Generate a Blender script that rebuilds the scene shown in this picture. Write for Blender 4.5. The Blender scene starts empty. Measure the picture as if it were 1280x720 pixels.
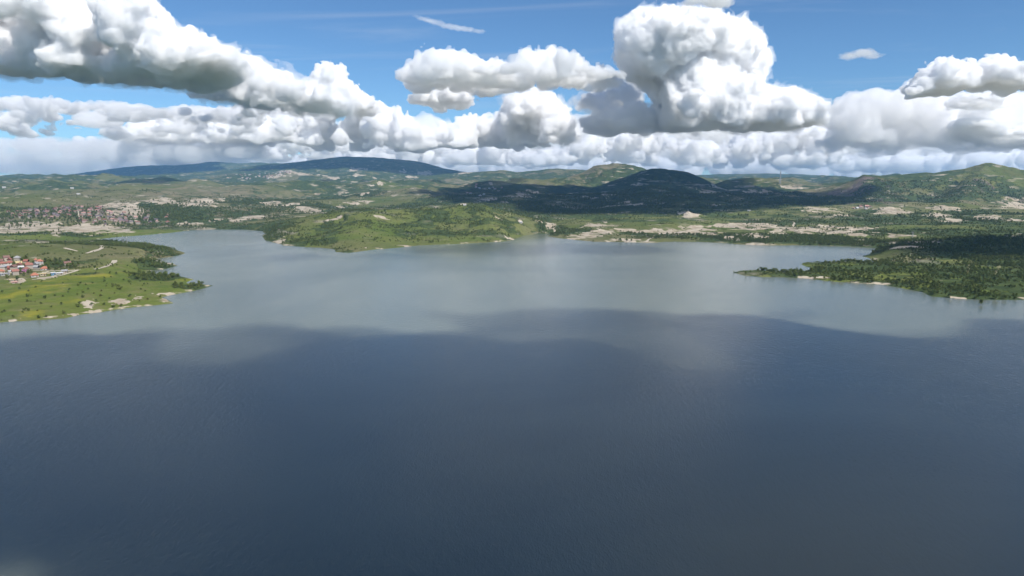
import bpy, math, random
import numpy as np
import openvdb
from mathutils import Vector

sc = bpy.context.scene
R = math.radians
rng = np.random.default_rng(7)
random.seed(7)

# ------------------------------------------------------------------ camera
CAM_H = 130.0                 # metres above the lake
FOC = 854.0                   # focal length in pixels of a 1280 wide picture
EYE = 226.0                   # row of the eye level
PITCH = math.atan((360 - EYE) / FOC)
cd = bpy.data.cameras.new('camera')
cam = bpy.data.objects.new('camera', cd)
sc.collection.objects.link(cam)
cd.sensor_width = 36.0
cd.lens = 36.0 * FOC / 1280.0
cd.clip_start = 1.0
cd.clip_end = 250000.0
cam.location = (0, 0, CAM_H)
cam.rotation_euler = (math.pi / 2 - PITCH, 0, 0)
sc.camera = cam

# ------------------------------------------------------------------ sky, sun, exposure
SUN_EL, SUN_AZ = R(50), R(138)          # azimuth clockwise from +Y
world = bpy.data.worlds.new('World')
sc.world = world
world.use_nodes = True
nt = world.node_tree
bg = nt.nodes['Background']
sky = nt.nodes.new('ShaderNodeTexSky')
sky.sky_type = 'NISHITA'
sky.sun_disc = False
sky.sun_elevation = SUN_EL
sky.sun_rotation = SUN_AZ
sky.altitude = 2000
sky.air_density = 1.0
sky.dust_density = 0.0
sky.ozone_density = 2.0
bg.inputs[1].default_value = 0.074
# thin cirrus: streaks of ice cloud high in the sky
tc = nt.nodes.new('ShaderNodeTexCoord')
sep = nt.nodes.new('ShaderNodeSeparateXYZ')
nt.links.new(tc.outputs['Generated'], sep.inputs[0])
dv = []
for k in (0, 1):
    m = nt.nodes.new('ShaderNodeMath'); m.operation = 'DIVIDE'
    a = nt.nodes.new('ShaderNodeMath'); a.operation = 'MAXIMUM'; a.inputs[1].default_value = 0.03
    nt.links.new(sep.outputs[2], a.inputs[0])
    nt.links.new(sep.outputs[k], m.inputs[0]); nt.links.new(a.outputs[0], m.inputs[1])
    dv.append(m)
cmb = nt.nodes.new('ShaderNodeCombineXYZ')
nt.links.new(dv[0].outputs[0], cmb.inputs[0]); nt.links.new(dv[1].outputs[0], cmb.inputs[1])
mp = nt.nodes.new('ShaderNodeMapping')
mp.inputs['Rotation'].default_value = (0, 0, R(62)); mp.inputs['Scale'].default_value = (0.30, 0.75, 1)
nt.links.new(cmb.outputs[0], mp.inputs[0])
cn = nt.nodes.new('ShaderNodeTexNoise'); cn.inputs['Scale'].default_value = 1.0
cn.inputs['Detail'].default_value = 8; cn.inputs['Roughness'].default_value = 0.6; cn.inputs['Distortion'].default_value = 1.2
nt.links.new(mp.outputs[0], cn.inputs[0])
cr = nt.nodes.new('ShaderNodeMapRange'); cr.inputs[1].default_value = 0.52; cr.inputs[2].default_value = 0.82
cr.inputs[3].default_value = 0.0; cr.inputs[4].default_value = 0.22; cr.interpolation_type = 'SMOOTHSTEP'
nt.links.new(cn.outputs[0], cr.inputs[0])
cmx = nt.nodes.new('ShaderNodeMix'); cmx.data_type = 'RGBA'
cmx.inputs['B'].default_value = (7.5, 7.8, 8.2, 1)
tint = nt.nodes.new('ShaderNodeMix'); tint.data_type = 'RGBA'; tint.blend_type = 'MULTIPLY'; tint.inputs['Factor'].default_value = 1.0
tint.inputs['B'].default_value = (0.68, 0.95, 1.14, 1)          # white balance of the sky
nt.links.new(sky.outputs[0], tint.inputs['A'])
nt.links.new(cr.outputs[0], cmx.inputs['Factor']); nt.links.new(tint.outputs['Result'], cmx.inputs['A'])
nt.links.new(cmx.outputs['Result'], bg.inputs[0])

SUN = np.array([math.sin(SUN_AZ) * math.cos(SUN_EL), math.cos(SUN_AZ) * math.cos(SUN_EL), math.sin(SUN_EL)])
ld = bpy.data.lights.new('sun', 'SUN')
ld.energy = 4.2
ld.angle = R(0.5)
ld.color = (1.0, 0.95, 0.88)
sun = bpy.data.objects.new('sun', ld)
sc.collection.objects.link(sun)
sun.rotation_euler = Vector(SUN).to_track_quat('Z', 'Y').to_euler()

vs = sc.view_settings
vs.view_transform = 'Standard'
vs.look = 'None'
vs.exposure = 0.5
vs.gamma = 1.0
vs.use_curve_mapping = False
sc.render.engine = 'CYCLES'
cy = sc.cycles
cy.max_bounces = 34
cy.diffuse_bounces = 3
cy.glossy_bounces = 3
cy.transmission_bounces = 3
cy.transparent_max_bounces = 8
cy.volume_bounces = 30
cy.use_denoising = True

# ------------------------------------------------------------------ helpers
def link(o, parent=None):
    sc.collection.objects.link(o)
    if parent is not None:
        o.parent = parent
    return o

def tag(o, label=None, cat=None, group=None, kind=None):
    if label: o['label'] = label
    if cat: o['category'] = cat
    if group: o['group'] = group
    if kind: o['kind'] = kind
    return o

def mesh_from(name, verts, faces, mats=(), smooth=False):
    me = bpy.data.meshes.new(name)
    me.from_pydata([tuple(v) for v in verts], [], [tuple(f) for f in faces])
    for m in mats: me.materials.append(m)
    if smooth:
        me.polygons.foreach_set('use_smooth', np.ones(len(me.polygons), bool))
    me.update()
    return me

def mesh_np(name, co, faces, mats=(), smooth=True):
    """faces: (n,k) int array"""
    me = bpy.data.meshes.new(name)
    co = np.ascontiguousarray(co, np.float32)
    me.vertices.add(len(co)); me.vertices.foreach_set('co', co.ravel())
    k = faces.shape[1]
    f = np.ascontiguousarray(faces, np.int32)
    me.loops.add(f.size); me.loops.foreach_set('vertex_index', f.ravel())
    me.polygons.add(len(f)); me.polygons.foreach_set('loop_start', np.arange(0, f.size, k, dtype=np.int32))
    me.update(calc_edges=True)
    if smooth:
        me.polygons.foreach_set('use_smooth', np.ones(len(f), bool))
    for m in mats: me.materials.append(m)
    return me

def empty(name, loc, rz=0.0):
    o = bpy.data.objects.new(name, None)
    o.empty_display_size = 1.0
    o.location = loc
    o.rotation_euler = (0, 0, rz)
    return link(o)

def pix_dir(px, py):
    px = np.asarray(px, float); py = np.asarray(py, float)
    x = (px - 640) / FOC; u = -(py - 360) / FOC
    c, s = math.cos(PITCH), math.sin(PITCH)
    return np.stack([x, c + u * s, u * c - s], -1)

def at_z(px, py, z=0.0):
    """the point at height z seen at a place of the photograph"""
    d = pix_dir(px, py)
    t = (z - CAM_H) / d[..., 2]
    return d * t[..., None] + np.array([0, 0, CAM_H])

def at_depth(px, py, D):
    d = pix_dir(px, py)
    return d * (np.asarray(D) / d[..., 1])[..., None] + np.array([0, 0, CAM_H])

_perm = np.random.default_rng(11).permutation(4096)
_ga = np.random.default_rng(12).random(4096) * 2 * math.pi
_gx, _gy = np.cos(_ga), np.sin(_ga)
def perlin(x, y, seed=0):
    xi = np.floor(x).astype(np.int64); yi = np.floor(y).astype(np.int64)
    xf = x - xi; yf = y - yi
    u = xf * xf * xf * (xf * (xf * 6 - 15) + 10); v = yf * yf * yf * (yf * (yf * 6 - 15) + 10)
    def g(ix, iy, fx, fy):
        h = _perm[(_perm[(ix + seed * 131) & 4095] + iy) & 4095]
        return _gx[h] * fx + _gy[h] * fy
    a = g(xi, yi, xf, yf); b = g(xi + 1, yi, xf - 1, yf)
    c = g(xi, yi + 1, xf, yf - 1); d = g(xi + 1, yi + 1, xf - 1, yf - 1)
    return ((a * (1 - u) + b * u) * (1 - v) + (c * (1 - u) + d * u) * v) * 1.5

def fbm(x, y, wl, octs, seed=0, gain=0.5):
    s = 0.0; a = 1.0
    for o in range(octs):
        s = s + a * perlin(x / wl + 17.3 * o, y / wl - 9.1 * o, seed + o)
        wl /= 2.03; a *= gain
    return s

def ridged(x, y, wl, octs, seed=0):
    s = 0.0; a = 1.0
    for o in range(octs):
        s = s + a * (1 - 2.2 * np.abs(perlin(x / wl + 5.3 * o, y / wl + 3.1 * o, seed + o)))
        wl /= 2.1; a *= 0.5
    return s

def smooth(a, b, x):
    t = np.clip((x - a) / (b - a), 0, 1)
    return t * t * (3 - 2 * t)

# ------------------------------------------------------------------ the lake's outline
shore_px = [(-420, 470), (-250, 440), (-120, 418), (0, 403), (45, 400), (80, 397.5), (102, 393), (127, 390), (146, 386.5), (166, 384),
    (189, 382), (216, 379), (208, 375), (199, 372), (216, 368), (233, 365), (252, 361), (266, 357), (249, 355.4), (233, 354.2),
    (235, 352), (242.5, 349.2), (228, 346), (208, 343.6), (189, 341), (188, 338.5), (205, 336.5), (222, 332), (213, 329), (190, 328),
    (174, 327.5), (181, 325), (202, 323), (221, 319.7), (232, 316), (216, 311.5), (200, 308.2), (174, 304.6), (150, 302.5),
    (131.5, 301), (125, 299), (140, 297), (152, 295.8), (180, 294), (204, 292), (240, 287.8), (262, 287), (306, 287), (328, 289),
    (331, 292), (327, 296), (332, 300.5), (342, 303.2), (357, 307), (374.5, 308.6), (401, 309.4), (417.6, 311.6), (421, 315),
    (437, 316), (463.6, 312.5), (500, 309.3), (524, 306.7), (569, 305), (620, 302.4), (637.5, 301.4), (646, 298), (655, 294.5),
    (672, 292.6), (689, 292.4), (685.6, 295), (698, 297.8), (720, 299.8), (742, 302), (786, 302.8), (820, 303.6), (833, 302.2),
    (870, 302), (902, 304), (931, 306), (965, 306.8), (1009, 306.5), (1056, 307.5), (1080, 309), (1097, 310), (1094, 313),
    (1088, 317), (1078, 320), (1089, 323.2), (1091, 327), (1086, 329), (1070, 328.2), (1050, 326.7), (1025, 328.6), (1002, 328.2),
    (1000, 330.5), (1009, 333.6), (1021, 336.3), (1009, 338.2), (994, 339.8), (982, 340.6), (968, 338.6), (950, 338), (930, 338.6),
    (916, 340.6), (931, 344.5), (955, 346.4), (978, 346.4), (994, 347), (1009, 348), (1033, 351), (1056, 353), (1087, 355),
    (1103, 355.8), (1127, 360), (1153, 365), (1164, 370.5), (1189, 373), (1220, 374.4), (1252, 375), (1280, 375), (1360, 378),
    (1500, 386), (1700, 402)]
shore = at_z(*np.array(shore_px).T)[:, :2]
shore = np.vstack([shore, [[1700, -400], [1700, -6000], [-1400, -6000], [-1100, 200]]])

def seg_dist(x, y, a, b):
    """distance to segment a-b and the parameter along it"""
    dx, dy = b[0] - a[0], b[1] - a[1]
    L2 = dx * dx + dy * dy + 1e-9
    t = np.clip(((x - a[0]) * dx + (y - a[1]) * dy) / L2, 0, 1)
    return np.hypot(x - a[0] - t * dx, y - a[1] - t * dy), t

def lake_distance(x, y):
    """positive on land, negative in the lake"""
    d = np.full(x.shape, 1e9); inside = np.zeros(x.shape, bool)
    n = len(shore)
    for i in range(n):
        a, b = shore[i], shore[(i + 1) % n]
        d = np.minimum(d, seg_dist(x, y, a, b)[0])
        if a[1] != b[1]:
            c = ((a[1] > y) != (b[1] > y)) & (x < (b[0] - a[0]) * (y - a[1]) / (b[1] - a[1]) + a[0])
            inside ^= c
    return np.where(inside, -d, d)

# ------------------------------------------------------------------ hills: crest lines (column, row, distance), width
ridges = [
    # far blue range
    ([(-420, 226), (-200, 224), (0, 223), (67, 221.5), (100, 217), (140, 211), (187, 206), (220, 207), (267, 202), (293, 204), (330, 203), (380, 205)], 11400, 1300),
    # big mountain
    ([(300, 212), (340, 205), (367, 203), (400, 199), (427, 196), (460, 196.5), (494, 198), (527, 203), (560, 211), (594, 217), (620, 224)], 9000, 1900),
    ([(560, 219), (594, 216), (627, 213), (647, 215.5), (684, 211), (727, 212), (760, 216)], 7200, 1000),
    ([(640, 243), (665, 238), (700, 225), (727, 217), (747, 208), (767, 204), (785, 206.5), (804, 210), (830, 220)], 5200, 560),
    ([(612, 252), (650, 246), (690, 241), (740, 236), (770, 226), (800, 214), (825, 209), (853, 214), (873, 220), (890, 229), (905, 237)], 4200, 520),
    ([(880, 240), (906, 227), (930, 224), (963, 225), (980, 232), (1000, 240)], 4500, 260),
    ([(840, 223), (873, 218.5), (920, 217), (986, 217), (1020, 219), (1053, 225), (1095, 230), (1150, 232)], 10500, 1000),
    ([(1028, 243), (1050, 234), (1066, 228), (1080, 221), (1110, 219), (1140, 217), (1186, 212), (1210, 209.5), (1236, 207), (1262, 208), (1280, 212), (1340, 222), (1450, 228)], 3300, 470),
    ([(1080, 221), (1098, 240), (1110, 257)], [3300, 2850, 2560], 130),
    ([(1236, 207), (1210, 232), (1195, 256)], [3300, 2800, 2520], 170),
    # left: low skyline, brown hill, hillside town
    ([(-420, 226), (-200, 224), (-100, 222), (0, 221.3), (25, 221.6), (60, 223.5), (100, 228), (140, 232)], 6500, 600),
    ([(-60, 245), (30, 238), (100, 233), (180, 228), (226, 225), (262, 229), (300, 233), (345, 240)], 4600, 700),
    ([(262, 230), (277, 223), (299, 218.5), (340, 217), (368, 214.5), (390, 219), (430, 226), (470, 232)], 6300, 800),
    ([(405, 228), (430, 216), (450, 211.5), (480, 215), (520, 222), (560, 228)], 7000, 900),
    ([(425, 257), (460, 250), (490, 240), (519, 234.5), (545, 240), (570, 247), (605, 252)], 3500, 330),
    ([(95, 262), (120, 254), (138, 245), (152, 240), (163, 244), (180, 252)], 2950, 140),
    ([(172, 256), (190, 250), (210, 247), (232, 250), (250, 247), (270, 248), (310, 254)], 3000, 200),
    ([(-200, 262), (-60, 256), (20, 254), (70, 256)], 2700, 220),
    ([(230, 270), (290, 262), (340, 258), (390, 258), (420, 262)], 2500, 230),
    # folded hills in the middle distance
    ([(608, 262), (650, 252), (700, 247), (750, 250), (800, 246), (850, 250), (900, 246), (960, 247), (1015, 254)], 3050, 300),
    ([(300, 253), (345, 243), (385, 239.5), (430, 243), (470, 252)], 4200, 380),
    ([(175, 245), (215, 240), (262, 236.5), (305, 239), (352, 247)], 3700, 330),
    ([(555, 248), (590, 240), (632, 236), (668, 239), (700, 246)], 5300, 430),
    ([(425, 239), (470, 230), (520, 225.5), (570, 226), (612, 231)], 6200, 520),
    ([(20, 246), (60, 240), (100, 238.5), (140, 242), (175, 249)], 3500, 300),
    # chalk bluffs
    ([(146, 260), (154, 256), (163, 253.5), (172, 257), (178, 262)], 2300, 42),
    ([(188, 252), (196, 248.5), (205, 248), (214, 250), (224, 254)], 2650, 48),
    ([(233, 253), (243, 249.5), (255, 247.5), (264, 249), (270, 253)], 2650, 48),
    ([(-60, 279), (-10, 278), (25, 278), (50, 280), (66, 284)], 1900, 32),
    ([(82, 283), (95, 280), (108, 281), (122, 285)], 1860, 28),
    ([(1095, 262), (1108, 259.5), (1120, 262)], 2300, 36),
    ([(848, 268), (860, 263), (873, 267)], 2150, 36),
    # headland across the lake
    ([(345, 302), (367, 288), (385, 276), (407, 266), (422, 262), (458, 259.8), (520, 259.6), (551, 259.5), (577, 257.7), (603, 257), (620, 261), (646, 268), (672, 274), (694, 280), (720, 288)],
     [1440, 1600, 1700, 1750, 1770, 1790, 1800, 1800, 1800, 1800, 1800, 1790, 1780, 1770, 1760], 215),
    ([(470, 264), (447, 286), (428, 308)], [1730, 1500, 1290], 95),
    ([(600, 262), (612, 280), (628, 298)], [1740, 1590, 1480], 80),
    # low plain east of the lake
    ([(735, 286), (800, 282), (870, 279), (930, 279), (1000, 283)], [1720, 1760, 1800, 1800, 1780], 70),
    ([(820, 268), (870, 263), (960, 262), (1060, 263), (1150, 262)], 2350, 240),
    # wooded slope at the right, meadow slope at the left
    ([(1120, 312), (1190, 303), (1280, 291), (1400, 286), (1600, 284)], [1150, 1220, 1270, 1270, 1250], 170),
    ([(-300, 296), (-100, 299), (0, 302), (50, 305), (100, 310), (130, 316)], [1100, 1110, 1110, 1090, 1060, 1040], 190),
    ([(924, 338.5), (945, 335), (958, 334.5), (972, 339)], [950, 950, 950, 945], 14),
]
RP = []
for pts, D, w in ridges:
    p = np.array(pts, float)
    Dv = np.full(len(p), float(D)) if np.isscalar(D) else np.array(D, float)
    RP.append((at_depth(p[:, 0], p[:, 1], Dv), float(w)))

def height(x, y):
    r = np.hypot(x, y)
    sd = lake_distance(x, y)
    land = np.maximum(sd, 0)
    # a ragged shore line
    wob = fbm(x, y, 70, 3, 40) * 4.0 * smooth(450, 900, r)
    sd2 = sd + wob * smooth(60, 0, np.abs(sd)) * 0.8
    land = np.maximum(sd2, 0)
    base = 1.8 * (1 - np.exp(-land / 7)) + 11 * (1 - np.exp(-land / 260)) + 0.014 * np.maximum(0, r - 1750) * smooth(0, 500, land) * smooth(14000, 7000, r)
    acc = np.zeros_like(x); top_c = np.zeros_like(x); near_crest = np.ones_like(x)
    for P, w in RP:
        best = np.full(x.shape, 1e9); zz = np.zeros(x.shape)
        for i in range(len(P) - 1):
            d, t = seg_dist(x, y, P[i], P[i + 1])
            z = P[i][2] * (1 - t) + P[i + 1][2] * t
            m = d < best
            best = np.where(m, d, best); zz = np.where(m, z, zz)
        c = np.maximum(zz - 2, 0) * np.exp(-(best / w) ** 1.55)
        acc += c ** 8
        near_crest = np.where(c > top_c, best / w, near_crest); top_c = np.maximum(top_c, c)
    acc = acc ** 0.125
    sh = smooth(0, 45, land)
    big = smooth(8, 120, acc)
    gul = ridged(x, y, 620, 5, 3)
    gul2 = ridged(x, y, 210, 4, 23)
    am = smooth(3, 60, acc)
    base = base + smooth(1500, 2600, r) * smooth(0, 300, land) * (np.maximum(fbm(x, y, 620, 5, 70), -0.6) * (10 + 0.008 * np.clip(r - 1800, 0, 3500)) + 6 + np.maximum(ridged(x, y, 1250, 5, 75) - .35, -.5) * 0.021 * np.clip(r - 1900, 0, 2600))
    rel = (0.5 + 0.9 * smooth(8500, 4500, r)) * (0.25 + 0.75 * smooth(0.08, 0.55, near_crest))
    hill = acc * sh * (1 + rel * (0.13 * (gul - 0.75) * big + 0.085 * (gul2 - .75) * smooth(10, 60, acc)))
    h = (base ** 6 + np.maximum(hill, 0.1) ** 6) ** (1 / 6)
    h = h + sh * (fbm(x, y, 240, 4, 60) * 4.0 + fbm(x, y, 40, 3, 66) * 1.0) * smooth(10, 160, land)
    # low chalk bluffs: terraces that steepen parts of the slopes
    tz = 9.0
    st = np.floor(h / tz) * tz + tz * smooth(0.62, 0.98, (h / tz) % 1.0)
    tm = smooth(0.05, 0.4, fbm(x, y, 380, 3, 90)) * smooth(3500, 1900, r) * sh
    h = h * (1 - 0.6 * tm) + st * 0.6 * tm
    h = np.maximum(h, 0.15 + 0.25 * smooth(0, 4, land)) if False else h
    return np.where(sd2 > 0, np.maximum(h, 0.3 * smooth(0, 3, land)) + 0.02, np.maximum(-4.0, sd2 * 0.35)), sd2

# polar grid: finer near the lake, coarser far away
NA, NR = 920, 570
AZ0, AZ1 = R(-47), R(47)
R0, R1 = 430.0, 17000.0
az = np.linspace(AZ0, AZ1, NA)
rr = R0 * np.exp(np.linspace(0, math.log(R1 / R0), NR))
RRg, AZg = np.meshgrid(rr, az, indexing='ij')
GX, GY = RRg * np.sin(AZg), RRg * np.cos(AZg)
GH, GSD = height(GX.ravel(), GY.ravel())
GH = GH.reshape(GX.shape); GSD = GSD.reshape(GX.shape)

def grid_lookup(F, x, y):
    x = np.asarray(x, float); y = np.asarray(y, float)
    r = np.hypot(x, y); a = np.arctan2(x, y)
    u = np.clip(np.log(np.maximum(r, R0) / R0) / math.log(R1 / R0) * (NR - 1), 0, NR - 1.001)
    v = np.clip((a - AZ0) / (AZ1 - AZ0) * (NA - 1), 0, NA - 1.001)
    i = u.astype(int); j = v.astype(int); fu = u - i; fv = v - j
    return (F[i, j] * (1 - fu) + F[i + 1, j] * fu) * (1 - fv) + (F[i, j + 1] * (1 - fu) + F[i + 1, j + 1] * fu) * fv

def ground(x, y):
    return grid_lookup(GH, x, y)

_ts = np.exp(np.linspace(math.log(440), math.log(16500), 2600))
def on_ground(px, py):
    """where the line of sight through a place of the photograph meets the land"""
    d = pix_dir(px, py)
    d = d / np.hypot(d[0], d[1])
    P = d[None, :] * _ts[:, None]
    z = P[:, 2] + CAM_H
    h = np.maximum(ground(P[:, 0], P[:, 1]), 0)
    hit = np.nonzero(z < h)[0]
    k = hit[0] if len(hit) else int(np.argmin(np.abs(z - h)))
    return np.array([P[k, 0], P[k, 1], max(0.0, float(h[k]))])

def project(P):
    P = np.asarray(P, float)
    c, s = math.cos(PITCH), math.sin(PITCH)
    dz = P[..., 2] - CAM_H
    f = P[..., 1] * c - dz * s
    u = P[..., 1] * s + dz * c
    return 640 + FOC * P[..., 0] / f, 360 - FOC * u / f, f

# ------------------------------------------------------------------ ground cover masks (world-space patches)
def splat(F, px, py, rx, ry, val=1.0, soft=1.0, noise=0.35, grow_=1.0):
    p = on_ground(px, py)
    D = math.hypot(p[0], p[1])
    a = rx * D / FOC * grow_
    q1 = on_ground(px, py + ry); q0 = on_ground(px, py - ry)
    b = 0.5 * math.hypot(q1[0] - q0[0], q1[1] - q0[1])
    b = min(max(b, 0.35 * a), (5 if D < 3500 else 1.6) * a) if ry > 0 else a
    Rm = 1.9 * max(a, b)
    i0 = np.searchsorted(rr, max(R0, D - Rm)); i1 = np.searchsorted(rr, D + Rm)
    an = math.atan2(p[0], p[1]); da = min(1.2, Rm / D)
    j0 = np.searchsorted(az, an - da); j1 = np.searchsorted(az, an + da)
    if i1 <= i0 or j1 <= j0: return
    x = GX[i0:i1, j0:j1]; y = GY[i0:i1, j0:j1]
    ux, uy = math.cos(an), -math.sin(an)        # across the line of sight
    dx, dy = x - p[0], y - p[1]
    lx = dx * ux + dy * uy; ly = dx * math.sin(an) + dy * math.cos(an)
    d = np.sqrt((lx / a) ** 2 + (ly / b) ** 2) + noise * fbm(x, y, max(a, 8) * 0.7, 3, 5)
    m = val * smooth(1.0 + 0.35 * soft, 1.0 - 0.35 * soft, d)
    F[i0:i1, j0:j1] = np.maximum(F[i0:i1, j0:j1], m)

CH = np.zeros_like(GH); FO = np.zeros_like(GH); FL = np.zeros_like(GH); RK = np.zeros_like(GH); GR = np.zeros_like(GH)
chalk = [(20,281,22,3),(45,284,25,4),(10,289,30,2.5),(70,288,8,4),(95,285,18,4),(112,287,14,4),(135,285,14,2.5),(150,288,10,2),
 (162,261,13,7),(150,264,12,2),(172,266,6,4),(140,257,12,2),(205,252,15,5),(215,255,8,2.5),(252,252,15,5),(240,256,12,2),(277,252,6,1.2),
 (272,275,8,1.5),(297,275,10,2),(320,271,12,2.5),(230,280,6,2),(247,280,5,2),(345,222,8,1.5),(357,215,9,1.5),(372,217,12,2),
 (405,219,7,1.5),(418,222,8,1),(445,213,9,1.2),(450,219,8,1.2),(468,222,3,1),(477,229,4,2),(474,232,2,3),(464,233,3,1),(400,242,6,2),
 (427,241,6,1.5),(455,242,5,1.5),(382,259,10,2.5),(370,255,14,1.5),(395,263,6,1.5),(340,255,10,2.5),(440,254,10,1.5),(425,258,6,1.5),
 (455,251,8,1.2),(503,215,4,3.5),(508,225,6,1.5),(516,222,9,1.5),(531,218,9,1.5),(580,216,8,1.2),(612,230,5,1.2),(606,236,3,2.5),
 (580,255,3,1.2),(605,250,9,2),(615,248,6,1.5),(640,246,8,1.2),(667,241,10,2.5),(655,243,8,1.2),(630,254,6,1.2),(420,274,7,1.3),
 (475,271,13,1.3),(620,272,6,1.5),(650,277,3,1.2),(672,276,4,1),(690,280,6,1.5),(351,302,9,4),(784,253,4,3),(796,255,8,1),(715,243,6,1.2),
 (728,246,7,1),(755,243,5,1),(765,244,4,1),(800,232,8,1.2),(862,268,10,3.5),(855,266,6,2),(893,256,7,1.2),(890,240,10,1.8),(900,236,8,1.5),
 (880,241,6,1),(920,237,9,2.5),(940,241,8,1.5),(960,241,8,1.5),(990,236,8,2.5),(745,281,14,2.5),(735,294,14,3.5),(755,290,12,2.2),
 (780,300,25,2.2),(800,289,30,2),(720,298,12,1.6),(840,290,20,2.5),(870,286,18,3.5),(885,291,15,2),(930,283,25,4.5),(960,283,14,3.5),
 (912,297,9,1.6),(935,293,10,1.6),(950,296,12,1.6),(975,291,10,2.5),(945,305,18,1.2),(1005,287,18,3.5),(1035,284,12,3.5),(1030,290,30,2.5),
 (1065,284,14,3),(1065,292,14,2),(1085,286,8,1.6),(1025,261,16,2.5),(1015,264,10,1.5),(1053,269,9,1.3),(1112,265,14,4),(1105,260,4,2),
 (1125,264,8,1.8),(1180,260,12,3.5),(1173,270,10,2.5),(1190,275,8,2.2),(1224,273,5,2),(1240,273,7,3.2),(1275,260,12,4),(1265,275,8,1.3),
 (1125,294,12,1.6),(1075,300,8,1.2),(1150,302,20,1.2),(1125,309,30,1.2),(64,396.5,12,1.6),(15,400,8,1.5),(92,393,6,1.5),(120,389.5,8,2),
 (110,380,10,4),(150,377,12,4),(172,372,8,2),(205,375,9,2),(208,367.5,12,1.2),(238,363,4,.8),(1015,347.5,22,1.0),(1198,373,12,.9),(1275,373,8,1.5),
 (58,341,8,1.5),(65,346,8,1.2),(78,341,10,1.2),(95,338,8,1.2),(20,350,10,2.5),(56,347,10,1.2),(38,336,10,1.4),(640,299,6,1.5),(625,301.5,8,1),(470,311,14,.8),(510,308,14,.7)]
for c in chalk:
    splat(CH, *c, val=0.95, soft=1.0, noise=0.8, grow_=1.15 if c[1] < 300 else .72)
CH *= 0.55 + 0.45 * smooth(-.35, .25, fbm(GX, GY, 45, 3, 33))
# pale banks at the water's edge
edge = smooth(14, 3, GSD) * smooth(0.12, 0.5, fbm(GX, GY, 90, 3, 31)) * smooth(-1, 1, GSD)
CH = np.maximum(CH, 0.5 * edge)
# woods and scrub (value = cover)
wn = fbm(GX, GY, 420, 4, 101)
FO = np.clip(0.44 + 0.75 * wn + 0.16 * smooth(2600, 4500, RRg) + 0.36 * smooth(5500, 8000, RRg), 0.08, 0.95) * smooth(1300, 2200, RRg)
for c in [(1180,345,170,32,.62),(1250,312,160,18,.85),(1040,342,110,14,.4),(955,342,34,7,.62),(990,342,12,4,.95),(520,284,190,30,.44),
          (400,300,70,14,.5),(345,285,30,18,.6),(205,315,34,4,.8),(150,306,60,6,.75),(200,333,28,5,.95),(195,346,26,3.5,.95),(240,358,26,3,.8),
          (990,299,150,5,.92),(1100,289,120,5,.6),(900,272,160,10,.42),(1150,270,160,14,.42),(1200,288,120,7,.5),(780,262,150,14,.6),
          (800,240,120,20,.9),(930,240,70,12,.9),(1160,240,60,16,.72),(1210,225,50,8,.6),(1100,232,14,8,.6),(640,262,60,12,.8),(440,262,30,8,.5),(420,240,70,14,.68),
          (120,308,40,8,.5),(75,330,22,5,.75),(20,334,30,9,.3),(45,343,30,8,.25),(700,290,40,6,.75),(130,313,30,5,.45),(110,293,70,2.5,.9),(300,285,60,3,.8),(330,264,60,10,.6)]:
    splat(FO, *c[:4], val=c[4], soft=1.2, noise=0.4)
# clearings and meadows
MEADOW = np.zeros_like(GH)
for c in [(60,372,230,30,1),(30,316,90,12,1),(150,360,60,10,.8),(470,300,45,14,.75),(560,300,60,7,.4),(226,232,90,10,.9),(60,245,90,10,.7),
          (330,240,60,8,.4),(120,322,60,8,.5),(1190,225,60,16,.15),(190,291,60,4,1),(30,299,60,3,.9),(520,240,40,8,.5),(845,276,60,5,.45),(700,225,40,8,.4)]:
    splat(MEADOW, *c[:4], val=c[4], soft=1.3, noise=0.35)
FO *= 1 - 0.93 * MEADOW
for c in [(205,315,34,4,.8),(200,333,28,5,.95),(195,346,26,3.5,.95),(243,358,26,3,.8),(75,330,20,4,.8)]:
    splat(FO, *c[:4], val=c[4], soft=0.8, noise=0.3)
# yellow flowering weeds
for c in [(30,364,22,3,.9),(40,392,9,4,1),(88,376,8,3,1),(105,346,28,2,1),(80,351,30,2.5,.7),(5,371,20,3,.8),(232,350,10,1.2,.8),(60,358,22,2,.8)]:
    splat(FL, *c[:4], val=c[4], soft=1.8, noise=0.7)
# fresh green grass
for c in [(60,372,230,30,1),(190,292,70,5,1),(60,296,70,4,1),(160,345,90,16,1),(1150,345,200,30,.95),(520,290,190,26,.75),(900,275,170,14,.4),(1150,275,160,16,.4),(520,262,120,8,.35),(1240,222,40,8,.2)]:
    splat(GR, *c[:4], val=c[4], soft=1.4, noise=0.35)
# bare purple-brown rock of the right hill and other crags
for c in [(1070,244,30,12,1),(1100,238,18,12,1),(1115,252,14,10,.9),(1040,241,8,4,.8),(1245,240,26,7,.9),(1215,232,20,6,.7),(1275,248,14,6,.8),(175,266,16,6,.6),(120,248,30,4,.45),
          (100,268,110,7,.6),(180,275,60,5,.6),(310,222,40,5,.5),(600,240,30,6,.4),(690,246,40,3,.4),(910,238,30,8,.4)]:
    splat(RK, *c[:4], val=c[4], soft=1.3, noise=0.5)

# ------------------------------------------------------------------ materials
def newmat(name):
    m = bpy.data.materials.new(name); m.use_nodes = True
    return m, m.node_tree, m.node_tree.nodes['Principled BSDF']

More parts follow.
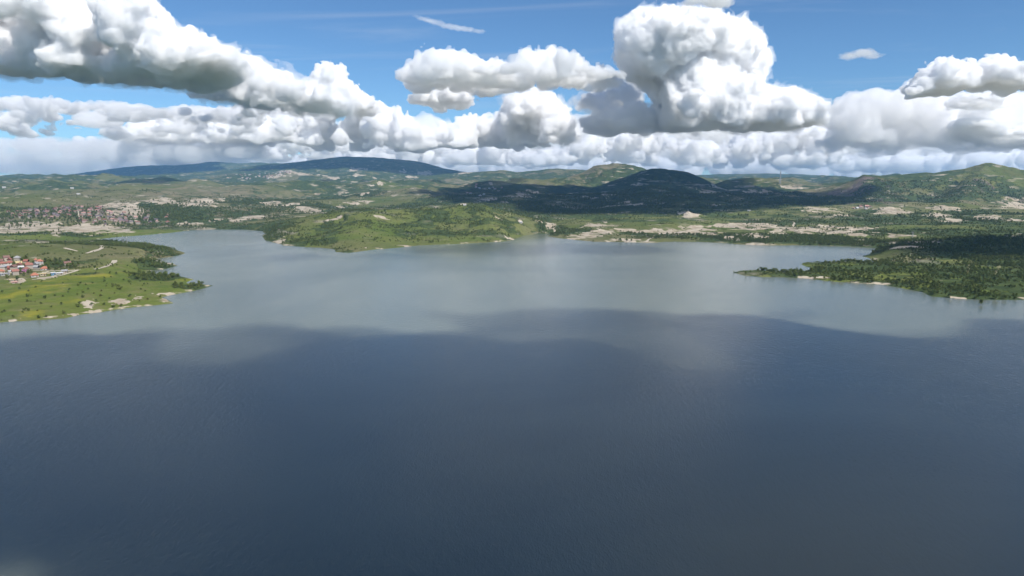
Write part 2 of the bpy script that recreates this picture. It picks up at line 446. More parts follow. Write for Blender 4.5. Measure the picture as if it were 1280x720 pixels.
def plain(name, col, rough=0.85, var=0.12, scale=0.6, spec=0.25):
    """a plain surface with a little uneven wear"""
    m, t, b = newmat(name)
    tcn = t.nodes.new('ShaderNodeTexCoord')
    n = t.nodes.new('ShaderNodeTexNoise'); n.inputs['Scale'].default_value = scale; n.inputs['Detail'].default_value = 4
    t.links.new(tcn.outputs['Object'], n.inputs[0])
    mx = t.nodes.new('ShaderNodeMix'); mx.data_type = 'RGBA'
    mx.inputs['A'].default_value = tuple(c * (1 - var) for c in col) + (1,)
    mx.inputs['B'].default_value = tuple(min(1, c * (1 + var)) for c in col) + (1,)
    t.links.new(n.outputs[0], mx.inputs['Factor'])
    t.links.new(mx.outputs['Result'], b.inputs['Base Color'])
    b.inputs['Roughness'].default_value = rough
    b.inputs['Specular IOR Level'].default_value = spec
    return m

class NT:
    """small helper to write node chains"""
    def __init__(s, t): s.t = t
    def new(s, k): return s.t.nodes.new('ShaderNode' + k)
    def attr(s, n):
        a = s.new('Attribute'); a.attribute_name = n; return a.outputs['Fac']
    def noise(s, vec, scale, detail=4, rough=0.55, dist=0.0):
        n = s.new('TexNoise'); n.inputs['Scale'].default_value = scale; n.inputs['Detail'].default_value = detail
        n.inputs['Roughness'].default_value = rough; n.inputs['Distortion'].default_value = dist
        s.t.links.new(vec, n.inputs[0]); return n.outputs[0]
    def ramp(s, v, a, b, lo=0.0, hi=1.0):
        r = s.new('MapRange'); r.interpolation_type = 'SMOOTHSTEP'
        r.inputs[1].default_value = a; r.inputs[2].default_value = b; r.inputs[3].default_value = lo; r.inputs[4].default_value = hi
        s.t.links.new(v, r.inputs[0]); return r.outputs[0]
    def math(s, op, a, b=None):
        m = s.new('Math'); m.operation = op
        for k, v in enumerate((a, b)):
            if v is None: continue
            if isinstance(v, (int, float)): m.inputs[k].default_value = v
            else: s.t.links.new(v, m.inputs[k])
        return m.outputs[0]
    def mix(s, f, a, b):
        m = s.new('Mix'); m.data_type = 'RGBA'
        for k, v in (('Factor', f), ('A', a), ('B', b)):
            if isinstance(v, (int, float)): m.inputs[k].default_value = v
            elif isinstance(v, tuple): m.inputs[k].default_value = v + (1,)
            else: s.t.links.new(v, m.inputs[k])
        return m.outputs['Result']

def terrain_material():
    m, t, b = newmat('land_cover')
    N = NT(t)
    pos = N.new('NewGeometry').outputs['Position']
    str_ = N.new('Mapping'); str_.inputs['Scale'].default_value = (1, 1, 9); t.links.new(pos, str_.inputs[0])
    strata = N.noise(str_.outputs[0], 1 / 130, 4, 0.6)
    big = N.noise(pos, 1 / 900, 5); mid = N.noise(pos, 1 / 160, 5, 0.6); fine = N.noise(pos, 1 / 28, 5, 0.65); tiny = N.noise(pos, 1 / 7, 3, 0.6)
    spot = N.noise(pos, 1 / 62, 3, 0.6)
    # dry to green grass
    g = N.mix(N.ramp(mid, 0.35, 0.65), (0.125, 0.128, 0.050), (0.082, 0.108, 0.028))
    g = N.mix(N.ramp(big, 0.42, 0.62), g, N.mix(N.ramp(spot, 0.4, 0.6), (0.185, 0.16, 0.10), (0.12, 0.12, 0.06)))
    fresh = N.mix(N.ramp(mid, 0.38, 0.62), (0.130, 0.158, 0.036), (0.088, 0.128, 0.024))
    fresh = N.mix(N.ramp(fine, 0.46, 0.70), fresh, (0.170, 0.165, 0.070))
    g = N.mix(N.math('MULTIPLY', N.attr('fresh'), 0.92), g, fresh)
    g = N.mix(N.ramp(tiny, 0.35, 0.75, 0.0, 0.35), g, (0.060, 0.080, 0.022))
    # flowers
    fl = N.math('MULTIPLY', N.attr('flower'), N.ramp(fine, 0.35, 0.62))
    g = N.mix(N.math('MULTIPLY', fl, 0.62), g, (0.27, 0.25, 0.02))
    # rock
    rk = N.mix(N.ramp(fine, 0.35, 0.65), (0.105, 0.085, 0.078), (0.19, 0.155, 0.135))
    rf = N.ramp(N.math('ADD', N.attr('rock'), N.math('MULTIPLY', N.math('SUBTRACT', mid, 0.5), 1.1)), 0.40, 0.75)
    g = N.mix(N.math('MULTIPLY', rf, 0.9), g, rk)
    # scrub and wood floor
    wood = N.mix(N.ramp(fine, 0.35, 0.65), (0.034, 0.054, 0.022), (0.066, 0.090, 0.032))
    wf = N.math('ADD', N.attr('wood'), N.math('MULTIPLY', N.math('SUBTRACT', fine, 0.5), 1.5))
    wf = N.math('ADD', wf, N.math('ADD', N.math('MULTIPLY', N.math('SUBTRACT', mid, 0.5), 1.2), N.math('MULTIPLY', N.math('SUBTRACT', spot, 0.5), 1.3)))
    wf = N.ramp(wf, 0.42, 0.58)
    g = N.mix(wf, g, wood)
    # chalk and clay
    ck = N.mix(N.ramp(fine, 0.32, 0.68), (0.30, 0.245, 0.175), (0.46, 0.405, 0.32))
    cf = N.math('ADD', N.attr('chalk'), N.math('MULTIPLY', N.math('SUBTRACT', fine, 0.5), 1.7))
    cf = N.math('ADD', cf, N.math('MULTIPLY', N.math('SUBTRACT', tiny, 0.5), 0.35))
    cf = N.ramp(cf, 0.31, 0.62)
    # small scattered outcrops
    sp = N.math('MULTIPLY', N.ramp(strata, 0.565, 0.64), N.ramp(spot, 0.44, 0.58))
    sp = N.math('MULTIPLY', N.math('MULTIPLY', sp, N.math('SUBTRACT', 1.0, N.attr('fresh'))), 0.8)
    g = N.mix(sp, g, (0.37, 0.32, 0.25))
    g = N.mix(cf, g, ck)
    t.links.new(g, b.inputs['Base Color'])
    b.inputs['Roughness'].default_value = 1.0
    b.inputs['Specular IOR Level'].default_value = 0.05
    bp = N.new('Bump'); bp.inputs['Strength'].default_value = 0.9; bp.inputs['Distance'].default_value = 7.0
    t.links.new(N.math('ADD', fine, N.math('MULTIPLY', wf, 0.4)), bp.inputs['Height'])
    t.links.new(bp.outputs[0], b.inputs['Normal'])
    return m

def water_material():
    m, t, b = newmat('lake_water')
    N = NT(t)
    pos = N.new('NewGeometry').outputs['Position']
    mp = N.new('Mapping'); mp.inputs['Rotation'].default_value = (0, 0, R(24)); mp.inputs['Scale'].default_value = (1.0, 0.45, 1.0)
    t.links.new(pos, mp.inputs[0])
    silt = N.noise(pos, 1 / 420, 4, 0.5, 0.8)
    col = N.mix(N.ramp(silt, 0.35, 0.68), (0.122, 0.142, 0.122), (0.172, 0.190, 0.156))
    t.links.new(col, b.inputs['Base Color'])
    wind = N.noise(mp.outputs[0], 1 / 330, 5, 0.6, 0.5)
    t.links.new(N.ramp(wind, 0.34, 0.66, 0.09, 0.22), b.inputs['Roughness'])
    b.inputs['IOR'].default_value = 1.333
    b.inputs['Specular IOR Level'].default_value = 0.5
    w1 = N.noise(mp.outputs[0], 1 / 0.8, 3, 0.6, 0.3)
    w2 = N.noise(mp.outputs[0], 1 / 2.8, 3, 0.5, 0.2)
    bp = N.new('Bump'); bp.inputs['Strength'].default_value = 1.0; bp.inputs['Distance'].default_value = 1.0
    hgt = N.math('ADD', N.math('MULTIPLY', w1, 0.17), N.math('MULTIPLY', w2, 0.20))
    t.links.new(hgt, bp.inputs['Height'])
    t.links.new(bp.outputs[0], b.inputs['Normal'])
    return m

M_land = terrain_material()
M_water = water_material()

# ------------------------------------------------------------------ lake and land
W = 17500.0
lake = bpy.data.objects.new('lake', mesh_from('lake', [(-W, -W, 0), (W, -W, 0), (W, W, 0), (-W, W, 0)], [(0, 1, 2, 3)], [M_water]))
link(lake); tag(lake, 'wide grey-blue reservoir lake filling the foreground', 'lake', kind='structure')

idx = np.arange(NR * NA).reshape(NR, NA)
q = np.stack([idx[:-1, :-1], idx[:-1, 1:], idx[1:, 1:], idx[1:, :-1]], -1).reshape(-1, 4)
keep = (GH.ravel()[q] > -1.2).any(1)
q = q[keep][:, ::-1]
used = np.zeros(NR * NA, bool); used[q.ravel()] = True
remap = np.cumsum(used) - 1
co = np.stack([GX.ravel(), GY.ravel(), GH.ravel()], -1)[used]
terrain = bpy.data.objects.new('terrain', mesh_np('terrain', co, remap[q], [M_land]))
for nm, F in (('chalk', CH), ('wood', FO), ('flower', FL), ('rock', RK), ('fresh', GR)):
    at = terrain.data.attributes.new(nm, 'FLOAT', 'POINT')
    at.data.foreach_set('value', F.ravel()[used].astype(np.float32))
link(terrain); tag(terrain, 'rolling green hills and chalk banks round the lake', 'hills', kind='structure')

far_in, far_out = 18300.0, 150000.0
M_far = plain('far_fields', (0.24, 0.235, 0.17), rough=1.0, var=.35, scale=1 / 2500, spec=0.0)
vf = [(x * far_in, y * far_in, 0) for x, y in ((-1, -1), (1, -1), (1, 1), (-1, 1))] + [(x * far_out, y * far_out, 0) for x, y in ((-1, -1), (1, -1), (1, 1), (-1, 1))]
plain_o = link(bpy.data.objects.new('ground', mesh_from('ground', vf, [(0, 4, 5, 1), (1, 5, 6, 2), (2, 6, 7, 3), (3, 7, 4, 0)], [M_far])))
tag(plain_o, kind='structure')

# ------------------------------------------------------------------ dirt tracks
M_track = plain('track_dirt', (0.42, 0.37, 0.29), var=0.2, scale=0.05)
M_cut = plain('grassy_cut', (0.17, 0.165, 0.075), var=0.25, scale=0.05)
def track(px_pts, width, lift=0.35, name='dirt_track'):
    pts = np.array([on_ground(*p) for p in px_pts])
    out = []
    for i in range(len(pts) - 1):
        n = max(2, int(np.linalg.norm(pts[i + 1] - pts[i]) / 8))
        for k in range(n):
            f = k / n
            out.append(pts[i] * (1 - f) + pts[i + 1] * f)
    out.append(pts[-1]); P = np.array(out)
    for _ in range(3):
        P[1:-1] = 0.25 * P[:-2] + 0.5 * P[1:-1] + 0.25 * P[2:]
    T = np.gradient(P[:, :2], axis=0); T /= np.linalg.norm(T, axis=1)[:, None] + 1e-9
    Nn = np.stack([-T[:, 1], T[:, 0]], -1)
    wv = width * (1 + 0.25 * np.sin(np.arange(len(P)) * 1.3))[:, None] / 2
    V = []
    for s in (-1, -0.33, 0.33, 1):
        xy = P[:, :2] + Nn * wv * s
        V.append(np.column_stack([xy, np.maximum(ground(xy[:, 0], xy[:, 1]), 0.1) + lift]))
    V = np.array(V); n = len(P)
    fs = [[k * n + i, k * n + i + 1, (k + 1) * n + i + 1, (k + 1) * n + i] for k in range(3) for i in range(n - 1)]
    o = bpy.data.objects.new(name, mesh_np(name, V.reshape(-1, 3), np.array(fs), [M_cut if px_pts[0][0] > 1100 else M_track]))
    link(o); tag(o, kind='structure')
    return o
tracks = [
    ([(114, 301.5), (121, 303.5), (128, 309), (127, 311.5), (117, 314.5), (108, 317)], 6),
    ([(80, 310), (88, 312), (97, 314.5)], 4),
    ([(143.5, 325.5), (142, 329), (136, 332.5), (128, 335), (118, 337)], 6),
    ([(1131, 329.5), (1134, 322), (1139, 317)], 5),
    ([(1209, 341), (1212, 333), (1215, 327)], 4),
    ([(1243, 344), (1247, 337), (1250, 332)], 4),
    ([(720, 259), (760, 257.5), (800, 255.5), (830, 254.5)], 10),
    ([(808, 303), (813, 298), (818, 294), (828, 292)], 5),
    ([(922, 301), (926, 296), (934, 292.5), (950, 291)], 6),
    ([(990, 284), (993, 280), (991, 277)], 5),
    ([(98, 338), (85, 342), (70, 346), (55, 348), (40, 350)], 3.5),
    ([(0, 343), (20, 341), (38, 338), (60, 338), (80, 339.5), (98, 338)], 3.5),
]
for p, w in tracks: track(p, w)

# ------------------------------------------------------------------ houses
ROOFC = {'orange': (0.36, 0.15, 0.095), 'red': (0.28, 0.115, 0.085), 'brown': (0.20, 0.115, 0.095), 'pink': (0.40, 0.235, 0.20), 'dull': (0.28, 0.13, 0.10), 'slate': (0.16, 0.13, 0.14), 'white': (0.50, 0.50, 0.50),
         'tan': (0.45, 0.36, 0.20), 'grey': (0.30, 0.30, 0.30), 'purple': (0.28, 0.12, 0.20)}
WALLC = {'white': (0.40, 0.385, 0.36), 'cream': (0.44, 0.38, 0.30), 'grey': (0.36, 0.35, 0.33), 'maroon': (0.20, 0.045, 0.06), 'magenta': (0.34, 0.13, 0.26),
         'blue': (0.10, 0.26, 0.42), 'navy': (0.07, 0.10, 0.26), 'pinkish': (0.36, 0.27, 0.25), 'stone': (0.34, 0.30, 0.25)}
M_roof = {k: plain('roof_' + k, v, var=0.25, scale=0.9) for k, v in ROOFC.items()}
M_wall = {k: plain('wall_' + k, v, var=0.10, scale=0.5) for k, v in WALLC.items()}
M_glass, _t, _b = newmat('window_glass')
_b.inputs['Base Color'].default_value = (0.03, 0.035, 0.04, 1); _b.inputs['Roughness'].default_value = 0.15
M_frame = plain('window_frame', (0.55, 0.53, 0.50))
M_door = plain('door_wood', (0.16, 0.09, 0.05))

def box_vf(x0, x1, y0, y1, z0, z1):
    v = [(x0, y0, z0), (x1, y0, z0), (x1, y1, z0), (x0, y1, z0), (x0, y0, z1), (x1, y0, z1), (x1, y1, z1), (x0, y1, z1)]
    f = [(0, 3, 2, 1), (4, 5, 6, 7), (0, 1, 5, 4), (1, 2, 6, 5), (2, 3, 7, 6), (3, 0, 4, 7)]
    return v, f
_mc = {}
def box_mesh(name, dims, mat):
    k = (name, tuple(round(d, 3) for d in dims), mat.name)
    if k not in _mc:
        _mc[k] = mesh_from(name, *box_vf(*dims), [mat])
    return _mc[k]
def wall_mesh(w, d, h, rise, kind, mat):
    k = ('wall', w, d, h, rise, kind, mat.name)
    if k in _mc: return _mc[k]
    v, f = box_vf(-w / 2, w / 2, -d / 2, d / 2, -1.5, h)
    if kind == 'gable':
        v += [(-w / 2, 0, h + rise * 0.97), (w / 2, 0, h + rise * 0.97)]
        f += [(4, 8, 7), (5, 6, 9)]
        f = [x for x in f if x != (4, 5, 6, 7)] + [(4, 5, 9, 8), (7, 8, 9, 6)]
    _mc[k] = mesh_from('wall', v, f, [mat]); return _mc[k]
def roof_mesh(w, d, h, rise, kind, mat):
    k = ('roof', w, d, h, rise, kind, mat.name)
    if k in _mc: return _mc[k]
    e = 0.55; th = 0.22; W2, D2 = w / 2 + e, d / 2 + e
    drop = rise * e / (d / 2)
    z0 = h - (drop if kind != 'flat' else 0) + 0.05
    if kind == 'flat':
        v, f = box_vf(-W2, W2, -D2, D2, h + 0.003, h + 0.28)
        v[6] = (W2, D2, h + 0.9); v[7] = (-W2, D2, h + 0.9)
    else:
        i = W2 if kind == 'gable' else max(0.2, W2 - D2 * 0.95)
        top = h + rise + 0.08
        lo = [(-W2, -D2, z0), (W2, -D2, z0), (W2, D2, z0), (-W2, D2, z0), (-i, 0, top), (i, 0, top)]
        hi = [(x, y, z + th) for x, y, z in lo]
        v = lo + hi
        f = [(6, 7, 11, 10), (8, 9, 10, 11), (7, 8, 11), (9, 6, 10), (1, 0, 4, 5), (3, 2, 5, 4), (2, 1, 5), (0, 3, 4)]
        f += [(0, 1, 7, 6), (1, 2, 8, 7), (2, 3, 9, 8), (3, 0, 6, 9)]
    _mc[k] = mesh_from('roof', v, f, [mat]); return _mc[k]

def part(name, me, parent, loc=(0, 0, 0), rz=0.0):
    o = bpy.data.objects.new(name, me); o.location = loc; o.rotation_euler = (0, 0, rz)
    return link(o, parent)

def house(pos, rz, w, d, h, rise, kind, roof, wall, label, group, detail=True, chimney=True, cat='house', name='house'):
    t = empty(name, tuple(pos), rz)
    tag(t, label, cat, group)
    part('wall', wall_mesh(w, d, h, rise, kind, M_wall[wall]), t)
    rf = part('roof', roof_mesh(w, d, h, rise, kind, M_roof[roof]), t)
    if not detail: return t
    if chimney:
        part('chimney', box_mesh('chimney', (-.35, .35, -.35, .35, h + rise * .35, h + rise + .9), M_wall['stone']), rf, (w * .22, d * .12, 0))
    n = max(2, int(w / 2.8)); floors = 2 if h > 4.6 else 1
    dk = n // 2
    for s in (-1, 1):
        for fl in range(floors):
            for i in range(n):
                x = -w / 2 + (i + .5) * w / n
                z = 1.0 + fl * 2.8
                if s == -1 and fl == 0 and i == dk:
                    part('door', box_mesh('door', (-.5, .5, -.04, .06, -.05, 2.05), M_door), t, (x, s * (d / 2 + .02), 0)); continue
                wn_ = part('window', box_mesh('window', (-.65, .65, -.05, .05, 0, 1.3), M_frame), t, (x, s * (d / 2 + .02), z))
                part('pane', box_mesh('pane', (-.52, .52, -.07, .07, .12, 1.18), M_glass), wn_)
    for s in (-1, 1):
        wn_ = part('window', box_mesh('window', (-.65, .65, -.05, .05, 0, 1.3), M_frame), t, (s * (w / 2 + .02), 0, 1.0), R(90))
        part('pane', box_mesh('pane', (-.52, .52, -.07, .07, .12, 1.18), M_glass), wn_)
    return t

HOUSE_XY = []
near_houses = [  # column, row of the foot, width, depth, wall height, rise, kind, roof, wall, turn, label
    (3, 331.5, 11, 8, 3.2, 2.4, 'hip', 'red', 'cream', 8, 'long red-roofed house at the back left edge of the near village'),
    (12.5, 330.5, 12, 8, 3.2, 2.4, 'hip', 'red', 'cream', -6, 'red hip-roofed house just right of the village\'s left edge'),
    (9, 333.5, 13, 5, 2.4, .6, 'flat', 'white', 'white', 4, 'low white-roofed shed in front of the red-roofed houses'),
    (2.5, 336, 10, 8, 3.0, 2.2, 'hip', 'pink', 'cream', 12, 'pale pink-roofed house at the left edge of the village'),
    (11, 336.5, 9, 7, 3.0, 2.2, 'gable', 'red', 'maroon', -8, 'small dull red house beside the pink-roofed one'),
    (1.5, 341, 10, 8, 3.0, 2.4, 'hip', 'orange', 'cream', 3, 'orange-roofed house lowest at the village\'s left edge'),
    (6, 344.5, 13, 6, 2.6, .6, 'flat', 'grey', 'grey', 18, 'long grey shed with sloping flat roof below the village'),
    (23.5, 330.5, 9, 7, 3.0, 2.2, 'gable', 'tan', 'cream', 6, 'tan-roofed house behind the white and blue building'),
    (35, 332, 9, 8, 3.6, 2.2, 'hip', 'red', 'maroon', -4, 'red-roofed house with dark maroon walls'),
    (25.5, 336, 9, 7, 3.0, 1.6, 'gable', 'white', 'navy', 10, 'white-roofed house with dark blue walls'),
    (30, 340, 12, 6, 2.8, 1.0, 'gable', 'purple', 'magenta', 6, 'magenta-walled low house with purple roof'),
    (50, 331, 10, 9, 6.4, 2.8, 'hip', 'orange', 'white', 5, 'tall two-storey white house with orange roof, highest in the near village'),
    (45, 329, 5, 5, 6.0, 2.0, 'hip', 'orange', 'pinkish', 5, 'narrow orange-roofed annexe left of the tall white house'),
    (56, 337.5, 11.5, 9, 3.0, 2.8, 'hip', 'orange', 'white', -5, 'broad orange hip-roofed bungalow with white walls beside the trees'),
    (43.5, 346.5, 10.5, 9, 3.2, 3.0, 'hip', 'orange', 'white', 4, 'orange hip-roofed house standing lowest in front of the village'),
    (54.5, 344.5, 8, 6, 2.6, .6, 'flat', 'tan', 'cream', -12, 'sand-coloured flat-roofed shed right of the lowest orange roof'),
    (66.5, 344, 6, 5, 3.6, .5, 'flat', 'white', 'blue', 14, 'bright blue cabin at the front of the village'),
    (74, 343, 10, 5, 2.4, .7, 'gable', 'white', 'grey', 12, 'low white-roofed shed beside the blue cabin'),
    (81, 340.5, 8, 6, 2.8, 1.4, 'gable', 'grey', 'stone', -10, 'grey stone hut standing alone right of the sheds'),
    (84.5, 331, 10, 8, 3.0, 2.4, 'gable', 'brown', 'stone', 6, 'brown-roofed house right of the dark green trees'),
    (16, 351, 9, 6, 2.0, .5, 'flat', 'tan', 'stone', 10, 'pale ruined shed on the grass below the village'),
    (18.5, 354.5, 7, 5, 2.0, .9, 'gable', 'pink', 'stone', -6, 'small pinkish shed nearest the lake below the village'),
    (13, 341, 6, 5, 2.4, .8, 'gable', 'white', 'cream', 20, 'small pale hut between the grey shed and the magenta house'),
]
def fallback_ground(px, py):
    return on_ground(px, py)
for px, py, w, d, h, rise, kind, rc, wc, rot, lab in near_houses:
    p = fallback_ground(px, py); w *= .78; d *= .78; h *= .88; rise *= .88; w = round(w, 2); d = round(d, 2)
    p[2] = min(ground(p[0] + sx * w / 2, p[1] + sy * d / 2) for sx in (-1, 0, 1) for sy in (-1, 0, 1)) + 0.15
    HOUSE_XY.append((p[0], p[1], 7))
    house(p, R(rot) - math.atan2(p[0], p[1]), w, d, h, rise, kind, rc, wc, lab, 'houses of the near village')

RNAME = {'brown': 'brown', 'dull': 'dull red', 'slate': 'dark slate', 'pink': 'pale pink', 'white': 'white', 'red': 'red', 'grey': 'grey'}
WNAME = {'pinkish': 'pinkish', 'stone': 'stone', 'cream': 'cream', 'white': 'white'}
def hamlet(n, ell, label, group, roofs, walls, spacing, size, seed):
    rg = random.Random(seed); done = 0; tries = 0
    while done < n and tries < n * 30:
        tries += 1
        cx, cy_, rx, ry = rg.choice(ell)
        a = rg.random() * 6.283; q_ = math.sqrt(rg.random())
        px, py = cx + rx * q_ * math.cos(a), cy_ + ry * q_ * math.sin(a)
        p = on_ground(px, py)
        if grid_lookup(GSD, p[0], p[1]) < 15: continue
        if any((p[0] - X) ** 2 + (p[1] - Y) ** 2 < spacing ** 2 for X, Y, _ in HOUSE_XY): continue
        w = rg.choice([8, 9.5, 11]) * size; d = w * .78; d = round(d, 2)
        HOUSE_XY.append((p[0], p[1], w * .6))
        p[2] = ground(p[0], p[1]) - 0.2
        hh = rg.choice([3.2, 5.6]); rc = rg.choice(roofs); wc = rg.choice(walls)
        third = ['left', 'middle', 'right'][min(2, int(3 * (px - min(e[0] - e[2] for e in ell)) / (max(e[0] + e[2] for e in ell) - min(e[0] - e[2] for e in ell))))]
        lab = label.replace('*', ('two-storey ' if hh > 4 else 'low ') + RNAME[rc] + '-roofed ' + WNAME[wc]).replace('#', third)
        house(p, rg.choice([0, .3, 1.57, 1.9, -.4, .8]), w, d, hh, 2.2, rg.choice(['hip', 'gable', 'gable']), rc, wc, lab, group, detail=False)
        done += 1
hamlet(13, [(8, 331, 9, 5), (28, 330, 12, 4), (40, 333, 12, 5), (20, 340, 18, 4)], 'small * backyard house in the # of the near village', 'backyard houses of the near village',
       ['dull', 'brown', 'red', 'grey', 'dull'], ['cream', 'stone', 'stone'], 9.5, .72, 15)
hamlet(120, [(35, 269, 42, 5), (105, 270, 62, 6), (180, 275, 42, 6), (60, 264, 30, 3), (100, 262, 30, 4), (130, 276, 40, 5)],
       '* house in the # of the village across the lake arm', 'houses of the village across the lake arm',
       ['brown', 'brown', 'dull', 'slate', 'brown', 'slate', 'pink'], ['pinkish', 'stone', 'pinkish', 'stone', 'stone'], 12.5, 1.0, 5)
hamlet(46, [(305, 221, 26, 4), (338, 220, 16, 4), (356, 216, 10, 2)],
       'tiny * house in the # of the distant hillside town', 'houses of the distant hillside town', ['pink', 'white', 'brown'], ['white', 'cream', 'pinkish'], 22, 1.5, 6)
hamlet(9, [(1078, 260, 16, 2)], '* house, # at the foot of the rocky hill', 'houses at the foot of the rocky hill',
       ['white', 'pink', 'brown'], ['white', 'cream'], 14, 1.1, 8)
hamlet(14, [(596, 238, 14, 8), (620, 236, 10, 4)], 'tiny * house, # on the valley slope beyond the headland', 'houses on the valley slope',
       ['pink', 'white'], ['white', 'pinkish'], 24, 1.3, 9)
for px, py, lab in [(5, 235, 'white building standing alone high on the left-hand slope'), (90, 236, 'long white barn on the brown hillside above the far village'),
                    (98, 243.5, 'small white barn just below the long barn on the brown hillside'), (581, 257, 'white house alone on the crest behind the headland'),
                    (894, 258, 'white farm building in the green plain before the dark hills'), (936, 264, 'small white hut in the green plain right of the farm building'),
                    (651, 279, 'pale metal-roofed hut among the bushes of the headland')]:
    p = on_ground(px, py); p[2] = ground(p[0], p[1]) - .2
    D = math.hypot(p[0], p[1]); s = min(1.3, max(.55, D / 3600))
    HOUSE_XY.append((p[0], p[1], 10))
    house(p, -math.atan2(p[0], p[1]) + .1, round(13 * s, 1), round(8 * s, 1), round(4 * s, 1), round(1.6 * s, 1), 'gable', 'white', 'white', lab, None, detail=False, cat='building', name='farm_building')

# slender tower, masts and poles
def tower_mesh(name, prof, seg, mat):
    v = []; f = []
    for r_, z in prof:
        for k in range(seg):
            a = 2 * math.pi * k / seg; v.append((r_ * math.cos(a), r_ * math.sin(a), z))
    for i in range(len(prof) - 1):
        for k in range(seg):
            f.append((i * seg + k, i * seg + (k + 1) % seg, (i + 1) * seg + (k + 1) % seg, (i + 1) * seg + k))
    return mesh_from(name, v, f, [mat], smooth=False)
M_pale = plain('pale_plaster', (0.62, 0.56, 0.42)); M_lead = plain('lead_cap', (0.25, 0.27, 0.28)); M_steel = plain('galvanised_steel', (0.34, 0.35, 0.36), rough=.5)
M_pole = plain('pole_wood', (0.14, 0.12, 0.10))
p = on_ground(98.5, 272.5); p[2] = ground(p[0], p[1]) - .3
t = empty('minaret', p); tag(t, 'slender pale tower with pointed cap rising from the village across the lake arm', 'tower')
part('shaft', tower_mesh('shaft', [(2.0, 0), (2.0, 4), (1.25, 5.5), (1.15, 16)], 10, M_pale), t)
part('balcony', tower_mesh('balcony', [(1.16, 16), (1.9, 16.8), (1.9, 17.6), (1.0, 17.6), (0.95, 20.5)], 10, M_pale), t)
part('cap', tower_mesh('cap', [(1.2, 20.5), (0.05, 25.5)], 10, M_lead), t)

def lattice_mast(px, py, hgt, bw, label, name='lattice_mast', arms=0, tk=.028):
    p = on_ground(px, py); p[2] = ground(p[0], p[1]) - .5
    t = empty(name, p); tag(t, label, 'mast')
    V = []; Fc = []
    def bar(a, b, r_):
        a = np.array(a, float); b = np.array(b, float); d = b - a; d /= np.linalg.norm(d)
        u = np.cross(d, [0.3, .9, .1]); u /= np.linalg.norm(u); w_ = np.cross(d, u); n0 = len(V)
        for q_ in (a, b):
            for s1, s2 in ((1, 1), (-1, 1), (-1, -1), (1, -1)): V.append(tuple(q_ + u * r_ * s1 + w_ * r_ * s2))
        for k in range(4): Fc.append((n0 + k, n0 + (k + 1) % 4, n0 + 4 + (k + 1) % 4, n0 + 4 + k))
    tw = bw * .22
    th = bw * tk
    cs = [(-1, -1), (1, -1), (1, 1), (-1, 1)]
    def cor(k, f): 
        w_ = bw / 2 * (1 - f) + tw / 2 * f; return (cs[k][0] * w_, cs[k][1] * w_, hgt * f)
    for k in range(4):
        V.clear(); Fc.clear(); bar(cor(k, 0), cor(k, 1), th)
        part('leg', mesh_from('leg', V, Fc, [M_steel]), t)
    V.clear(); Fc.clear(); n = 9
    for i in range(n):
        for k in range(4):
            bar(cor(k, i / n), cor((k + 1) % 4, (i + 1) / n), th * .7)
            bar(cor(k, (i + 1) / n), cor((k + 1) % 4, (i + 1) / n), th * .6)
    part('bracing', mesh_from('bracing', V, Fc, [M_steel]), t)
    for j in range(arms):
        V.clear(); Fc.clear(); z = hgt * (.74 + .11 * j)
        bar((-bw * 1.1, 0, z), (bw * 1.1, 0, z), th); bar((-bw * 1.1, 0, z), (0, 0, z + 1.6), th * .7); bar((bw * 1.1, 0, z), (0, 0, z + 1.6), th * .7)
        part('crossarm', mesh_from('crossarm', V, Fc, [M_steel]), t)
    V.clear(); Fc.clear(); bar((0, 0, hgt), (0, 0, hgt * 1.12), th)
    part('spike', mesh_from('spike', V, Fc, [M_steel]), t)
lattice_mast(975, 230, 78, 9.0, 'tall thin transmitter mast on the dark hill right of centre', tk=.06)
lattice_mast(154, 306, 17, 2.6, 'left of two slim lattice pylons on the shaded spit', 'pylon', 2)
lattice_mast(159, 307, 17, 2.6, 'right of two slim lattice pylons on the shaded spit', 'pylon', 2)
lattice_mast(1140.5, 297, 14, 3.0, 'small lattice pylon above the wooded right shore', 'pylon', 2)
for px, py, lab in [(26, 331.5, 'tall utility pole among the red roofs of the near village'), (68, 332, 'utility pole beside the dark green village trees')]:
    p = on_ground(px, py); p[2] = ground(p[0], p[1]) - .3
    t = empty('utility_pole', p); tag(t, lab, 'pole')
    part('post', tower_mesh('post', [(.24, 0), (.16, 11)], 8, M_pole), t)
    part('crossarm', box_mesh('crossarm', (-1.1, 1.1, -.08, .08, 10.0, 10.2), M_pole), t, (0, -.22, 0))

# ------------------------------------------------------------------ trees
def leaf_material(name, a, b_):
    m, t, b = newmat(name)
    N = NT(t)
    oi = N.new('ObjectInfo').outputs['Random']
    pos = N.new('NewGeometry').outputs['Position']
    n = N.noise(pos, 1 / 1.6, 2)
    c = N.mix(N.ramp(n, 0.3, 0.7), a, b_)
    c = N.mix(N.math('MULTIPLY', oi, 0.55), c, (0.13, 0.14, 0.040))
    t.links.new(c, b.inputs['Base Color'])
    b.inputs['Roughness'].default_value = 0.8; b.inputs['Specular IOR Level'].default_value = 0.15
    return m
M_leaf = [leaf_material('leaf_green', (0.078, 0.118, 0.032), (0.125, 0.160, 0.046)),
          leaf_material('leaf_dark', (0.052, 0.084, 0.028), (0.088, 0.120, 0.038)),
          leaf_material('leaf_olive', (0.098, 0.120, 0.038), (0.150, 0.160, 0.055))]
M_bark = plain('bark', (0.11, 0.085, 0.06), var=.3)

